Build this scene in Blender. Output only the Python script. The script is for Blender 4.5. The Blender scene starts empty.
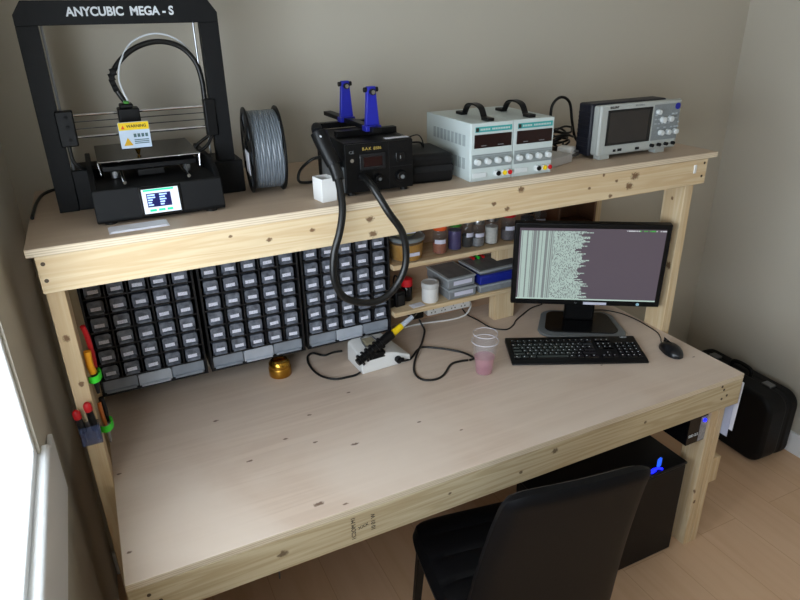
import bpy, bmesh, math, random
from mathutils import Vector, Matrix
random.seed(7)
C = bpy.context.scene.collection
D2 = bpy.data
PI = math.pi
H, DEP, LEN = 0.735, 0.8525, 1.8654      # worktop height, depth, length
S, SD = 1.386, 0.5476                    # instrument shelf top height, depth

# ------------------------------------------------------------------ materials
def lin(c):
    return tuple(((v/255)/12.92 if v/255 <= .04045 else (((v/255)+.055)/1.055)**2.4) for v in c) + (1,)
def newmat(name):
    m = D2.materials.new(name); m.use_nodes = True
    nt = m.node_tree; b = nt.nodes['Principled BSDF']
    return m, nt, b
def N(nt, t, **kw):
    n = nt.nodes.new(t)
    for k, v in kw.items():
        if k.startswith('i_'): n.inputs[k[2:].replace('_', ' ')].default_value = v
        else: setattr(n, k, v)
    return n
def mat(name, col, rough=.5, metal=0, spec=.5, noise=.06, nscale=40, bump=0, coat=0, alpha=1, trans=0, ior=1.45, emit=None, es=0):
    m, nt, b = newmat(name)
    b.inputs['Roughness'].default_value = rough; b.inputs['Metallic'].default_value = metal
    b.inputs['Specular IOR Level'].default_value = spec; b.inputs['Coat Weight'].default_value = coat
    b.inputs['Alpha'].default_value = alpha; b.inputs['Transmission Weight'].default_value = trans
    b.inputs['IOR'].default_value = ior
    if emit: b.inputs['Emission Color'].default_value = lin(emit); b.inputs['Emission Strength'].default_value = es
    c = lin(col)
    tc = N(nt, 'ShaderNodeTexCoord'); nz = N(nt, 'ShaderNodeTexNoise'); nz.inputs['Scale'].default_value = nscale; nz.inputs['Detail'].default_value = 4
    nt.links.new(tc.outputs['Object'], nz.inputs['Vector'])
    mx = N(nt, 'ShaderNodeMix', data_type='RGBA')
    mx.inputs[6].default_value = tuple(x*(1-noise) for x in c[:3]) + (1,); mx.inputs[7].default_value = tuple(min(1, x*(1+noise)) for x in c[:3]) + (1,)
    nt.links.new(nz.outputs['Fac'], mx.inputs[0]); nt.links.new(mx.outputs[2], b.inputs['Base Color'])
    if bump:
        bp = N(nt, 'ShaderNodeBump'); bp.inputs['Strength'].default_value = bump; bp.inputs['Distance'].default_value = .002
        nt.links.new(nz.outputs['Fac'], bp.inputs['Height']); nt.links.new(bp.outputs['Normal'], b.inputs['Normal'])
    return m
def wood(name, base, dark, axis, knots=(), gs=1.0, seed=0.0, rough=.62, knotcol=(96, 62, 36), blotch=None, contrast=1.0, kstretch=.75):
    """timber: grain stretched along axis, knots are (x,y,z,radius) stains in object space"""
    m, nt, b = newmat(name); b.inputs['Roughness'].default_value = rough; b.inputs['Specular IOR Level'].default_value = .3
    tc = N(nt, 'ShaderNodeTexCoord'); L = nt.links
    sc = [22*gs]*3; sc['xyz'.index(axis)] = .9*gs
    mp = N(nt, 'ShaderNodeMapping'); mp.inputs['Scale'].default_value = sc; mp.inputs['Location'].default_value = (seed, seed*1.7, seed*.6)
    L.new(tc.outputs['Object'], mp.inputs['Vector'])
    n1 = N(nt, 'ShaderNodeTexNoise'); n1.inputs['Scale'].default_value = 1.4; n1.inputs['Detail'].default_value = 5; n1.inputs['Distortion'].default_value = 1.2
    L.new(mp.outputs['Vector'], n1.inputs['Vector'])
    sn = N(nt, 'ShaderNodeMath', operation='MULTIPLY'); sn.inputs[1].default_value = 26; L.new(n1.outputs['Fac'], sn.inputs[0])
    s2 = N(nt, 'ShaderNodeMath', operation='SINE'); L.new(sn.outputs[0], s2.inputs[0])
    mr = N(nt, 'ShaderNodeMapRange'); mr.inputs['From Min'].default_value = -1; mr.inputs['From Max'].default_value = 1
    mr.inputs['To Min'].default_value = 0; mr.inputs['To Max'].default_value = .42*contrast; L.new(s2.outputs[0], mr.inputs['Value'])
    sc2 = [130]*3; sc2['xyz'.index(axis)] = 5
    mp2 = N(nt, 'ShaderNodeMapping'); mp2.inputs['Scale'].default_value = sc2; L.new(tc.outputs['Object'], mp2.inputs['Vector'])
    n2 = N(nt, 'ShaderNodeTexNoise'); n2.inputs['Scale'].default_value = 1; n2.inputs['Detail'].default_value = 2; L.new(mp2.outputs['Vector'], n2.inputs['Vector'])
    m2 = N(nt, 'ShaderNodeMath', operation='MULTIPLY_ADD'); m2.inputs[1].default_value = .45*contrast; L.new(n2.outputs['Fac'], m2.inputs[0]); L.new(mr.outputs[0], m2.inputs[2])
    mx = N(nt, 'ShaderNodeMix', data_type='RGBA'); mx.inputs[6].default_value = lin(base); mx.inputs[7].default_value = lin(dark)
    L.new(m2.outputs[0], mx.inputs[0]); col = mx.outputs[2]
    if blotch:
        n3 = N(nt, 'ShaderNodeTexNoise'); n3.inputs['Scale'].default_value = 2.2; n3.inputs['Detail'].default_value = 6; n3.inputs['Distortion'].default_value = .8
        L.new(tc.outputs['Object'], n3.inputs['Vector'])
        r3 = N(nt, 'ShaderNodeMapRange'); r3.inputs['From Min'].default_value = .35; r3.inputs['From Max'].default_value = .7; L.new(n3.outputs['Fac'], r3.inputs['Value'])
        x3 = N(nt, 'ShaderNodeMix', data_type='RGBA'); x3.inputs[7].default_value = lin(blotch); L.new(r3.outputs[0], x3.inputs[0]); L.new(col, x3.inputs[6]); col = x3.outputs[2]
    kn = N(nt, 'ShaderNodeTexNoise'); kn.inputs['Scale'].default_value = 160; kn.inputs['Detail'].default_value = 2; L.new(tc.outputs['Object'], kn.inputs['Vector'])
    for (kx, ky, kz, kr) in knots:
        vs = N(nt, 'ShaderNodeVectorMath', operation='SUBTRACT'); vs.inputs[1].default_value = (kx, ky, kz); L.new(tc.outputs['Object'], vs.inputs[0])
        vm = N(nt, 'ShaderNodeVectorMath', operation='MULTIPLY'); f = [1, 1, 1]; f['xyz'.index(axis)] = kstretch; vm.inputs[1].default_value = f; L.new(vs.outputs[0], vm.inputs[0])
        vl = N(nt, 'ShaderNodeVectorMath', operation='LENGTH'); L.new(vm.outputs[0], vl.inputs[0])
        r = N(nt, 'ShaderNodeMapRange'); r.inputs['From Min'].default_value = kr*.7; r.inputs['From Max'].default_value = kr*1.25; r.inputs['To Min'].default_value = .85; r.inputs['To Max'].default_value = 0
        ka = N(nt, 'ShaderNodeMath', operation='MULTIPLY_ADD'); ka.inputs[1].default_value = kr*1.5; L.new(kn.outputs['Fac'], ka.inputs[0]); L.new(vl.outputs['Value'], ka.inputs[2])
        kb_ = N(nt, 'ShaderNodeMath', operation='SUBTRACT'); kb_.inputs[1].default_value = kr*.7; L.new(ka.outputs[0], kb_.inputs[0]); L.new(kb_.outputs[0], r.inputs['Value'])
        x = N(nt, 'ShaderNodeMix', data_type='RGBA'); x.inputs[7].default_value = lin(knotcol); L.new(r.outputs[0], x.inputs[0]); L.new(col, x.inputs[6]); col = x.outputs[2]
    L.new(col, b.inputs['Base Color'])
    bp = N(nt, 'ShaderNodeBump'); bp.inputs['Strength'].default_value = .15; bp.inputs['Distance'].default_value = .001
    L.new(n2.outputs['Fac'], bp.inputs['Height']); L.new(bp.outputs['Normal'], b.inputs['Normal'])
    return m

PINE, PINED = (220, 202, 168), (196, 164, 121)
FR = -.5452
m_shelf_rail = wood('pine_shelf_rail', PINE, PINED, 'x', [(x, FR, z, r*.72) for x, z, r in
    [(.71, 1.339, .011), (.717, 1.299, .011), (.557, 1.334, .007), (.45, 1.327, .007), (.361, 1.349, .005), (1.592, 1.346, .016), (1.573, 1.317, .015),
     (1.52, 1.339, .006), (1.467, 1.363, .006), (1.501, 1.295, .008), (1.417, 1.33, .006), (1.126, 1.307, .009), (1.081, 1.328, .008), (1.17, 1.357, .012)]], seed=3)
m_front_rail = wood('pine_front_rail', (206, 192, 160), (170, 148, 112), 'x', [(x, -DEP, z, r) for x, z, r in
    [(.331, .672, .009), (1.111, .693, .008), (.776, .675, .004), (1.0, .66, .005), (1.45, .68, .005)]], seed=9, knotcol=(88, 68, 46), contrast=1.2)
m_post = wood('pine_upright', PINE, PINED, 'z', [(-.02, -.508, 1.16, .007), (-.014, -.508, 1.04, .006), (1.865, -.49, .985, .010), (1.80, -.8145, .25, .006), (1.81, -.8145, .2, .006), (1.865, -.46, 1.22, .005)], seed=5)
m_rail = wood('pine_side_rail', PINE, PINED, 'y', seed=8)
m_plank = wood('pine_small_shelf', PINE, PINED, 'x', seed=13)
m_top = wood('birch_ply_worktop', (209, 190, 173), (190, 168, 150), 'x', [(x, y, H, r*.7) for x, y, r in
    [(.442, -.513, .006), (.539, -.431, .005), (.607, -.623, .007), (.33, -.563, .006), (.513, -.565, .005), (.441, -.802, .009), (.499, -.831, .005), (.017, -.757, .005),
     (.014, -.461, .005), (.285, -.335, .006), (.811, -.611, .005), (.688, -.37, .005), (.9, -.7, .004), (1.5, -.6, .004), (1.79, -.60, .005), (1.81, -.70, .004)]],
    gs=.45, rough=.42, knotcol=(92, 66, 50), blotch=(212, 196, 181), contrast=.95, kstretch=.5)
m_backp = wood('back_panel_ply', (176, 146, 120), (156, 124, 98), 'x', gs=.5, blotch=(164, 134, 108))
m_shelf = wood('birch_ply_shelf', (196, 176, 154), (174, 150, 128), 'x', gs=.5, rough=.5, blotch=(188, 168, 148), contrast=.7)
def plyedge():
    m, nt, b = newmat('plywood_edge'); L = nt.links
    tc = N(nt, 'ShaderNodeTexCoord'); sp = N(nt, 'ShaderNodeSeparateXYZ'); L.new(tc.outputs['Object'], sp.inputs[0])
    ml = N(nt, 'ShaderNodeMath', operation='MULTIPLY'); ml.inputs[1].default_value = 2*PI/.0052; L.new(sp.outputs['Z'], ml.inputs[0])
    s = N(nt, 'ShaderNodeMath', operation='SINE'); L.new(ml.outputs[0], s.inputs[0])
    r = N(nt, 'ShaderNodeMapRange'); r.inputs['From Min'].default_value = -.2; r.inputs['From Max'].default_value = .5; L.new(s.outputs[0], r.inputs['Value'])
    nz = N(nt, 'ShaderNodeTexNoise'); nz.inputs['Scale'].default_value = 18; mp = N(nt, 'ShaderNodeMapping'); mp.inputs['Scale'].default_value = (1, 1, 14)
    L.new(tc.outputs['Object'], mp.inputs['Vector']); L.new(mp.outputs['Vector'], nz.inputs['Vector'])
    mm = N(nt, 'ShaderNodeMath', operation='MULTIPLY'); L.new(r.outputs[0], mm.inputs[0]); L.new(nz.outputs['Fac'], mm.inputs[1])
    x = N(nt, 'ShaderNodeMix', data_type='RGBA'); x.inputs[6].default_value = lin((218, 203, 178)); x.inputs[7].default_value = lin((172, 148, 120))
    L.new(mm.outputs[0], x.inputs[0]); L.new(x.outputs[2], b.inputs['Base Color']); b.inputs['Roughness'].default_value = .7
    return m
m_edge = plyedge()
def floor_mat():
    m, nt, b = newmat('laminate_floor'); L = nt.links; b.inputs['Roughness'].default_value = .38; b.inputs['Specular IOR Level'].default_value = .4
    tc = N(nt, 'ShaderNodeTexCoord'); mp = N(nt, 'ShaderNodeMapping'); mp.inputs['Rotation'].default_value = (0, 0, PI/2); L.new(tc.outputs['Object'], mp.inputs['Vector'])
    br = N(nt, 'ShaderNodeTexBrick'); br.offset = .37; br.inputs['Scale'].default_value = 1; br.inputs['Brick Width'].default_value = 1.28; br.inputs['Row Height'].default_value = .19
    br.inputs['Mortar Size'].default_value = .0016; br.inputs['Mortar Smooth'].default_value = .3
    br.inputs['Color1'].default_value = lin((208, 174, 143)); br.inputs['Color2'].default_value = lin((206, 171, 137)); br.inputs['Mortar'].default_value = lin((186, 150, 118))
    L.new(mp.outputs['Vector'], br.inputs['Vector'])
    m2 = N(nt, 'ShaderNodeMapping'); m2.inputs['Scale'].default_value = (14, 1.1, 14); L.new(tc.outputs['Object'], m2.inputs['Vector'])
    nz = N(nt, 'ShaderNodeTexNoise'); nz.inputs['Scale'].default_value = 1.6; nz.inputs['Detail'].default_value = 6; nz.inputs['Distortion'].default_value = .6; L.new(m2.outputs['Vector'], nz.inputs['Vector'])
    r = N(nt, 'ShaderNodeMapRange'); r.inputs['From Min'].default_value = .4; r.inputs['From Max'].default_value = .75; r.inputs['To Max'].default_value = .4; L.new(nz.outputs['Fac'], r.inputs['Value'])
    x = N(nt, 'ShaderNodeMix', data_type='RGBA'); x.inputs[7].default_value = lin((186, 146, 110)); L.new(r.outputs[0], x.inputs[0]); L.new(br.outputs['Color'], x.inputs[6])
    L.new(x.outputs[2], b.inputs['Base Color'])
    return m
WALLC = (187, 181, 168)
m_wall = mat('matt_wall_paint', WALLC, .9, noise=.02, nscale=3)
m_ceil = mat('ceiling_paint', (225, 222, 215), .9)
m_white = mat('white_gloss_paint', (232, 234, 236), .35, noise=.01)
m_upvc = mat('white_upvc', (235, 238, 240), .3, noise=.01)
m_black = mat('black_powder_coat', (13, 14, 16), .55, spec=.28, noise=.1, nscale=200, bump=.05)
m_blk = mat('black_plastic', (11, 11, 12), .42, spec=.28)
m_blkg = mat('glossy_black_plastic', (12, 12, 14), .18)
m_dark = mat('dark_cavity', (8, 8, 9), .8)
m_rubber = mat('black_rubber', (14, 14, 14), .38, bump=.03)
m_chrome = mat('chrome', (200, 202, 205), .15, metal=1)
m_steel = mat('steel', (150, 152, 155), .3, metal=1)
m_bed = mat('black_glass_bed', (30, 27, 24), .25, noise=.25, nscale=400)
m_psu = mat('grey_green_enamel', (190, 200, 198), .45, noise=.02)
m_psup = mat('psu_silver_panel', (140, 148, 148), .5, noise=.1, nscale=300)
m_teal = mat('teal_print', (52, 150, 148), .5)
m_redwin = mat('dark_red_display', (30, 8, 8), .12)
m_knob = mat('light_grey_knob', (205, 210, 210), .4)
m_scope = mat('oscilloscope_grey', (172, 176, 172), .5, noise=.03)
m_scopek = mat('oscilloscope_key_panel', (128, 134, 136), .55, noise=.22, nscale=220)
m_scopeb = mat('oscilloscope_dark_bumper', (20, 22, 34), .5)
m_screen = mat('unlit_lcd', (44, 40, 38), .2)
m_bluep = mat('blue_plastic', (28, 34, 150), .4)
m_blue2 = mat('blue_organiser_plastic', (26, 40, 140), .4)
m_yel = mat('yellow_plastic', (235, 200, 20), .4)
m_orange = mat('orange_plastic', (226, 88, 30), .4)
m_green = mat('bright_green_print', (40, 205, 60), .5)
m_gcap = mat('green_cap', (50, 120, 36), .45)
m_red = mat('red_plastic', (190, 22, 30), .4)
m_whitep = mat('white_plastic', (222, 222, 220), .4, noise=.02)
m_card = mat('white_card', (205, 205, 222), .7)
m_paper = mat('white_paper', (218, 218, 225), .8)
m_brass = mat('brass', (200, 150, 60), .22, metal=1)
m_brassk = mat('machined_knurled_brass', (190, 140, 56), .34, metal=1, bump=.2, nscale=120)
m_leather = mat('black_faux_leather', (8, 8, 10), .48, spec=.18, noise=.15, nscale=300, bump=.12)
m_case = mat('black_case_shell', (12, 11, 12), .55, spec=.28, bump=.06, nscale=200)
m_grey = mat('grey_plastic', (112, 116, 118), .4)
m_coil = mat('grey_filament', (104, 111, 118), .3, noise=.25, nscale=120, bump=.3)
m_gold = mat('gold_lettering', (170, 145, 70), .5)
m_letter = mat('white_lettering', (215, 220, 225), .6)
m_ink = mat('black_ink', (45, 38, 32), .8)
m_greycase = mat('charcoal_cabinet_frame', (20, 20, 22), .45)
m_glue = mat('amber_gel', (172, 122, 22), .5, noise=.3, nscale=12)
m_clear = mat('frosted_clear_plastic', (150, 156, 158), .2, alpha=.13, noise=.03)
m_clearw = mat('thin_clear_plastic', (190, 188, 196), .06, alpha=.10, spec=.7)
m_jarglass = mat('jar_glass_clear', (110, 116, 120), .04, alpha=.12, spec=.8)
m_lid = mat('smoky_clear_lid', (150, 158, 160), .22, alpha=.62)
m_pinkf = mat('pink_liquid', (208, 140, 158), .1, alpha=.36)
m_parts = mat('assorted_components', (90, 84, 86), .6, noise=.7, nscale=70)
m_purple = mat('purple_components', (62, 50, 100), .5, noise=.6, nscale=120)
m_rust = mat('copper_components', (150, 90, 66), .5, noise=.5, nscale=120)
m_brown = mat('brown_stained_wood', (104, 70, 48), .55, noise=.15, nscale=12)
m_led = mat('blue_led', (20, 30, 255), .4, emit=(16, 24, 255), es=3)
m_rim = mat('cup_rim_plastic', (225, 222, 228), .1, alpha=.6)
m_vent = mat('vent_grey', (152, 162, 162), .6)
m_ledc = mat('cyan_led_body', (40, 100, 220), .4, emit=(36, 90, 235), es=.8)
m_clamp = mat('clip_green', (60, 215, 50), .45)

# drawer material: smoky translucent look with per drawer content tone
def drawer_mat():
    m, nt, b = newmat('smoky_drawer_plastic'); L = nt.links
    oi = N(nt, 'ShaderNodeObjectInfo'); tc = N(nt, 'ShaderNodeTexCoord'); nz = N(nt, 'ShaderNodeTexNoise'); nz.inputs['Scale'].default_value = 55; nz.inputs['Detail'].default_value = 3
    va = N(nt, 'ShaderNodeVectorMath', operation='ADD'); L.new(tc.outputs['Object'], va.inputs[0]); L.new(oi.outputs['Random'], va.inputs[1]); L.new(va.outputs[0], nz.inputs['Vector'])
    r = N(nt, 'ShaderNodeMapRange'); r.inputs['From Min'].default_value = .35; r.inputs['From Max'].default_value = .7; L.new(nz.outputs['Fac'], r.inputs['Value'])
    x = N(nt, 'ShaderNodeMix', data_type='RGBA'); x.inputs[6].default_value = lin((84, 89, 99)); x.inputs[7].default_value = lin((128, 134, 147)); L.new(r.outputs[0], x.inputs[0])
    L.new(x.outputs[2], b.inputs['Base Color']); b.inputs['Roughness'].default_value = .25
    return m
m_drawer = drawer_mat()
m_middrawer = mat('pale_wide_drawer_plastic', (176, 182, 192), .3, noise=.15, nscale=25)
m_bigdrawer = mat('clear_wide_drawer_plastic', (140, 147, 157), .3, noise=.2, nscale=25)
def label_mat():
    m, nt, b = newmat('drawer_label_card'); L = nt.links
    oi = N(nt, 'ShaderNodeObjectInfo'); tc = N(nt, 'ShaderNodeTexCoord'); mp = N(nt, 'ShaderNodeMapping'); mp.inputs['Scale'].default_value = (700, 700, 200)
    va = N(nt, 'ShaderNodeVectorMath', operation='ADD'); L.new(tc.outputs['Object'], va.inputs[0]); L.new(oi.outputs['Random'], va.inputs[1]); L.new(va.outputs[0], mp.inputs['Vector'])
    nz = N(nt, 'ShaderNodeTexNoise'); nz.inputs['Scale'].default_value = 1; L.new(mp.outputs['Vector'], nz.inputs['Vector'])
    r = N(nt, 'ShaderNodeMapRange'); r.inputs['From Min'].default_value = .55; r.inputs['From Max'].default_value = .62; r.inputs['To Max'].default_value = .3; L.new(nz.outputs['Fac'], r.inputs['Value'])
    x = N(nt, 'ShaderNodeMix', data_type='RGBA'); x.inputs[6].default_value = lin((240, 242, 255)); x.inputs[7].default_value = lin((60, 60, 70)); L.new(r.outputs[0], x.inputs[0])
    L.new(x.outputs[2], b.inputs['Base Color']); b.inputs['Roughness'].default_value = .7
    return m
m_label = label_mat()

# ------------------------------------------------------------------ geometry helpers
def bx(bm, x0, x1, y0, y1, z0, z1, M=None):
    v = [bm.verts.new((x, y, z)) for x in (x0, x1) for y in (y0, y1) for z in (z0, z1)]
    for f in ((0, 1, 3, 2), (4, 6, 7, 5), (0, 4, 5, 1), (2, 3, 7, 6), (0, 2, 6, 4), (1, 5, 7, 3)):
        bm.faces.new([v[i] for i in f])
    if M is not None:
        for a in v: a.co = M @ a.co
    return v
def B(*boxes):
    bm = bmesh.new()
    for b in boxes: bx(bm, *b)
    return bm
def prism(bm, poly, axis, a, b):
    """extrude a 2-D polygon along axis from a to b; poly coords are the other two axes in xyz order"""
    def P(p, t):
        return {'x': (t, p[0], p[1]), 'y': (p[0], t, p[1]), 'z': (p[0], p[1], t)}[axis]
    v0 = [bm.verts.new(P(p, a)) for p in poly]; v1 = [bm.verts.new(P(p, b)) for p in poly]
    bm.faces.new(v0); bm.faces.new(v1[::-1]); n = len(poly)
    for i in range(n): bm.faces.new((v0[i], v1[i], v1[(i+1) % n], v0[(i+1) % n]))
    return bm
def frame_of(d):
    d = d.normalized(); u = Vector((0, 0, 1)) if abs(d.z) < .9 else Vector((1, 0, 0))
    a = d.cross(u).normalized(); return a, d.cross(a).normalized()
def cyl(bm, p0, p1, r0, r1=None, seg=20, cap=True):
    p0, p1 = Vector(p0), Vector(p1); r1 = r0 if r1 is None else r1
    a, b = frame_of(p1-p0)
    R0 = [bm.verts.new(p0+(a*math.cos(t)+b*math.sin(t))*r0) for t in [2*PI*i/seg for i in range(seg)]]
    R1 = [bm.verts.new(p1+(a*math.cos(t)+b*math.sin(t))*r1) for t in [2*PI*i/seg for i in range(seg)]]
    for i in range(seg): bm.faces.new((R0[i], R0[(i+1) % seg], R1[(i+1) % seg], R1[i]))
    if cap: bm.faces.new(R0[::-1]); bm.faces.new(R1)
    return bm
def smoothpts(pts, n=8):
    P = [Vector(p) for p in pts]; out = []
    for i in range(len(P)-1):
        p0, p1, p2, p3 = P[max(i-1, 0)], P[i], P[i+1], P[min(i+2, len(P)-1)]
        for k in range(n):
            t = k/n
            out.append(.5*((2*p1)+(-p0+p2)*t+(2*p0-5*p1+4*p2-p3)*t*t+(-p0+3*p1-3*p2+p3)*t**3))
    out.append(P[-1]); return out
def tube(bm, pts, r, seg=10, n=8, closed=False, flat=1.0):
    P = smoothpts(pts, n); rings = []; a = None
    for i, p in enumerate(P):
        d = (P[min(i+1, len(P)-1)]-P[max(i-1, 0)])
        if d.length < 1e-9: d = Vector((0, 0, 1))
        d.normalize()
        if a is None: a, b = frame_of(d)
        else:
            a = (a-d*a.dot(d)).normalized(); b = d.cross(a)
        rr = r(i/(len(P)-1)) if callable(r) else r
        rings.append([bm.verts.new(p+a*math.cos(t)*rr+b*math.sin(t)*rr*flat) for t in [2*PI*k/seg for k in range(seg)]])
    for i in range(len(rings)-1):
        for k in range(seg): bm.faces.new((rings[i][k], rings[i][(k+1) % seg], rings[i+1][(k+1) % seg], rings[i+1][k]))
    bm.faces.new(rings[0][::-1]); bm.faces.new(rings[-1]); return bm
def lathe(bm, prof, seg=32, M=None, cap=True):
    rings = []
    for r, z in prof:
        rings.append([bm.verts.new((r*math.cos(2*PI*k/seg), r*math.sin(2*PI*k/seg), z)) for k in range(seg)])
    for i in range(len(rings)-1):
        for k in range(seg): bm.faces.new((rings[i][k], rings[i][(k+1) % seg], rings[i+1][(k+1) % seg], rings[i+1][k]))
    if cap:
        bm.faces.new(rings[0][::-1]); bm.faces.new(rings[-1])
    if M is not None:
        for rg in rings:
            for v in rg: v.co = M @ v.co
    return bm
def obj(name, bm, m, parent=None, bev=0, smooth=False, loc=None, rot=None, seg=2):
    me = D2.meshes.new(name); bmesh.ops.recalc_face_normals(bm, faces=bm.faces[:]); bm.to_mesh(me); bm.free()
    me.materials.append(m); o = D2.objects.new(name, me); C.objects.link(o)
    if parent: o.parent = parent
    if loc: o.location = loc
    if rot: o.rotation_euler = rot
    if smooth:
        for p in me.polygons: p.use_smooth = True
        try: me.set_sharp_from_angle(angle=math.radians(38))
        except Exception: pass
    if bev:
        b = o.modifiers.new('bevel', 'BEVEL'); b.width = bev; b.segments = seg; b.limit_method = 'ANGLE'; b.angle_limit = math.radians(40)
        b.harden_normals = False
        for p in me.polygons: p.use_smooth = True
        try: me.set_sharp_from_angle(angle=math.radians(38))
        except Exception: pass
    return o
def tag(o, label, cat, group=None):
    o['label'] = label; o['category'] = cat
    if group: o['group'] = group
    return o
def thing(name, label, cat, loc=(0, 0, 0), rz=0, group=None):
    o = D2.objects.new(name, None); C.objects.link(o); o.location = loc; o.rotation_euler = (0, 0, rz); o.empty_display_size = .05
    return tag(o, label, cat, group)
def struct(name, bm, m, bev=0):
    o = obj(name, bm, m, bev=bev); o['kind'] = 'structure'; return o
def text(name, body, size, m, parent, loc, rot, ext=.0004, sx=1, bold=0, align='CENTER'):
    cu = D2.curves.new(name, 'FONT'); cu.body = body; cu.size = size; cu.extrude = ext; cu.align_x = align; cu.align_y = 'CENTER'; cu.offset = bold
    t = D2.objects.new(name+'_tmp', cu); C.objects.link(t)
    dg = bpy.context.evaluated_depsgraph_get(); me = D2.meshes.new_from_object(t.evaluated_get(dg)); D2.objects.remove(t)
    me.materials.clear(); me.materials.append(m)
    o = D2.objects.new(name, me); C.objects.link(o); o.parent = parent; o.location = loc; o.rotation_euler = rot; o.scale = (sx, 1, 1)
    return o
FRONT = (PI/2, 0, 0)          # text / panels facing -Y
def place(o, loc, rz=None):
    o.location = loc
    if rz is not None: o.rotation_euler.z = rz
def copy_tree(o, parent=None):
    c = o.copy(); C.objects.link(c)
    if parent: c.parent = parent
    for ch in list(o.children): copy_tree(ch, c)
    return c

# ------------------------------------------------------------------ room shell
XL, XR, YB, YF, ZC = -.10, 2.665, 0.0, -3.9, 2.5
WY0, WY1, WZ0, WZ1 = -3.0, -.70, 1.005, 1.95      # window opening in the left wall
struct('floor', B((XL-.3, XR+.1, YF-.1, YB+.1, -.1, 0)), floor_mat())
struct('ceiling', B((XL-.3, XR+.1, YF-.1, YB+.1, ZC, ZC+.1)), m_ceil)
struct('wall_back', B((XL-.3, XR+.1, YB, YB+.1, 0, ZC)), m_wall)
struct('wall_right', B((XR, XR+.1, YF, YB, 0, ZC)), m_wall)
struct('wall_front', B((XL-.3, XR+.1, YF-.1, YF, 0, ZC)), m_wall)
struct('wall_left', B((XL-.3, XL, YF, WY0, 0, ZC), (XL-.3, XL, WY1, YB, 0, ZC), (XL-.3, XL, WY0, WY1, 0, WZ0-.03), (XL-.3, XL, WY0, WY1, WZ1, ZC)), m_wall)
# window: frame bars, glass, sill
wf = struct('window_1', B((XL-.045, XL-.006, WY0, WY1, WZ0, WZ0+.018), (XL-.045, XL-.006, WY0, WY1, WZ1-.05, WZ1), (XL-.045, XL-.006, WY0, WY0+.05, WZ0+.018, WZ1-.05),
    (XL-.045, XL-.006, WY1-.018, WY1, WZ0+.018, WZ1-.05), (XL-.045, XL-.006, -1.98, -1.92, WZ0+.018, WZ1-.05)), m_upvc, .004)
gm, gnt, gb = newmat('window_glass'); gb.inputs['Base Color'].default_value = (1, 1, 1, 1); gb.inputs['Alpha'].default_value = .08; gb.inputs['Roughness'].default_value = .02
wg = obj('pane', B((XL-.027, XL-.023, WY0+.05, WY1-.018, WZ0+.018, WZ1-.05)), gm, wf)
sill = struct('trim_1', B((XL-.045, XL+.016, WY0-.02, WY1+.035, WZ0-.03, WZ0)), m_white, .008)
struct('baseboard_right', B((XR-.016, XR-.001, YF, YB-.02, 0, .1)), m_white, .004)
struct('baseboard_back', B((XL+.001, XR-.016, YB-.016, YB-.001, 0, .1)), m_white, .004)
# added white board standing in for the lit wall band below the sill
struct('lit_band_board', B((XL+.001, XL+.012, WY0, -.58, .82, WZ0-.031)), m_white, .003)

# ------------------------------------------------------------------ workbench
wb = thing('workbench', 'home-made pine and plywood workbench with a raised full-length top shelf', 'workbench', (0, 0, 0))
PT = .018
def ply(name, m, x0, x1, y0, y1, z0, z1):
    o = obj(name, B((x0, x1, y0, y1, z0, z1)), m, wb, .0012)
    o.data.materials.append(m_edge)
    for p in o.data.polygons:
        if abs(p.normal.z) < .5: p.material_index = 1
    return o
ply('worktop', m_top, 0, LEN, -DEP, -.001, H-PT, H)
ply('shelf_board', m_shelf, -.0514, 1.9397, -SD, -.001, S-PT, S)
obj('front_rail', B((0, LEN, -DEP, -DEP+.038, H-PT-.0945, H-PT)), m_front_rail, wb, .002)
obj('shelf_rail', B((-.037, LEN+.037, -.5452, -.5072, S-PT-.083, S-PT)), m_shelf_rail, wb, .002)
for x in (-.037, LEN):
    obj('upright', B((x, x+.037, -.5072, -.420, 0, S-PT)), m_post, wb, .002)
    obj('upright', B((x, x+.037, -.092, -.003, .0, S-PT)), m_post, wb, .002)
    obj('shelf_side_rail', B((x+.002, x+.035, -.420, -.092, S-PT-.07, S-PT)), m_rail, wb, .002)
for x in (.016, 1.800):
    obj('leg', B((x, x+.0315, -.8145, -.73, 0, H-PT)), m_post, wb, .002)
    obj('leg', B((x+.0345, x+.0654, -.8145, -.73, 0, H-PT)), m_post, wb, .002)
for x in (.0, 1.8265):
    obj('side_rail', B((x+.001, x+.0385, -.729, -.10, H-PT-.0945, H-PT)), m_rail, wb, .002)
obj('back_rail', B((.04, 1.825, -.045, -.004, H-PT-.0945, H-PT)), m_plank, wb, .002)
obj('leg_block', B((1.866, 1.924, -.80, -.712, .245, .352)), m_post, wb, .002)
UZ, LZ = 1.043, .868
obj('organiser_shelf', B((.942, LEN, -.175, -.0085, UZ-.017, UZ)), m_plank, wb, .002)
obj('organiser_shelf', B((.942, LEN, -.175, -.0085, LZ-.016, LZ)), m_plank, wb, .002)
obj('support_block', B((1.372, 1.462, -.15, -.11, H, LZ-.016)), m_post, wb, .002)
obj('support_block', B((1.372, 1.462, -.15, -.11, LZ+.11, UZ-.017)), m_post, wb, .002)
obj('back_panel', B((.942, 1.64, -.008, -.002, H, 1.20)), m_backp, wb)
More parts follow.
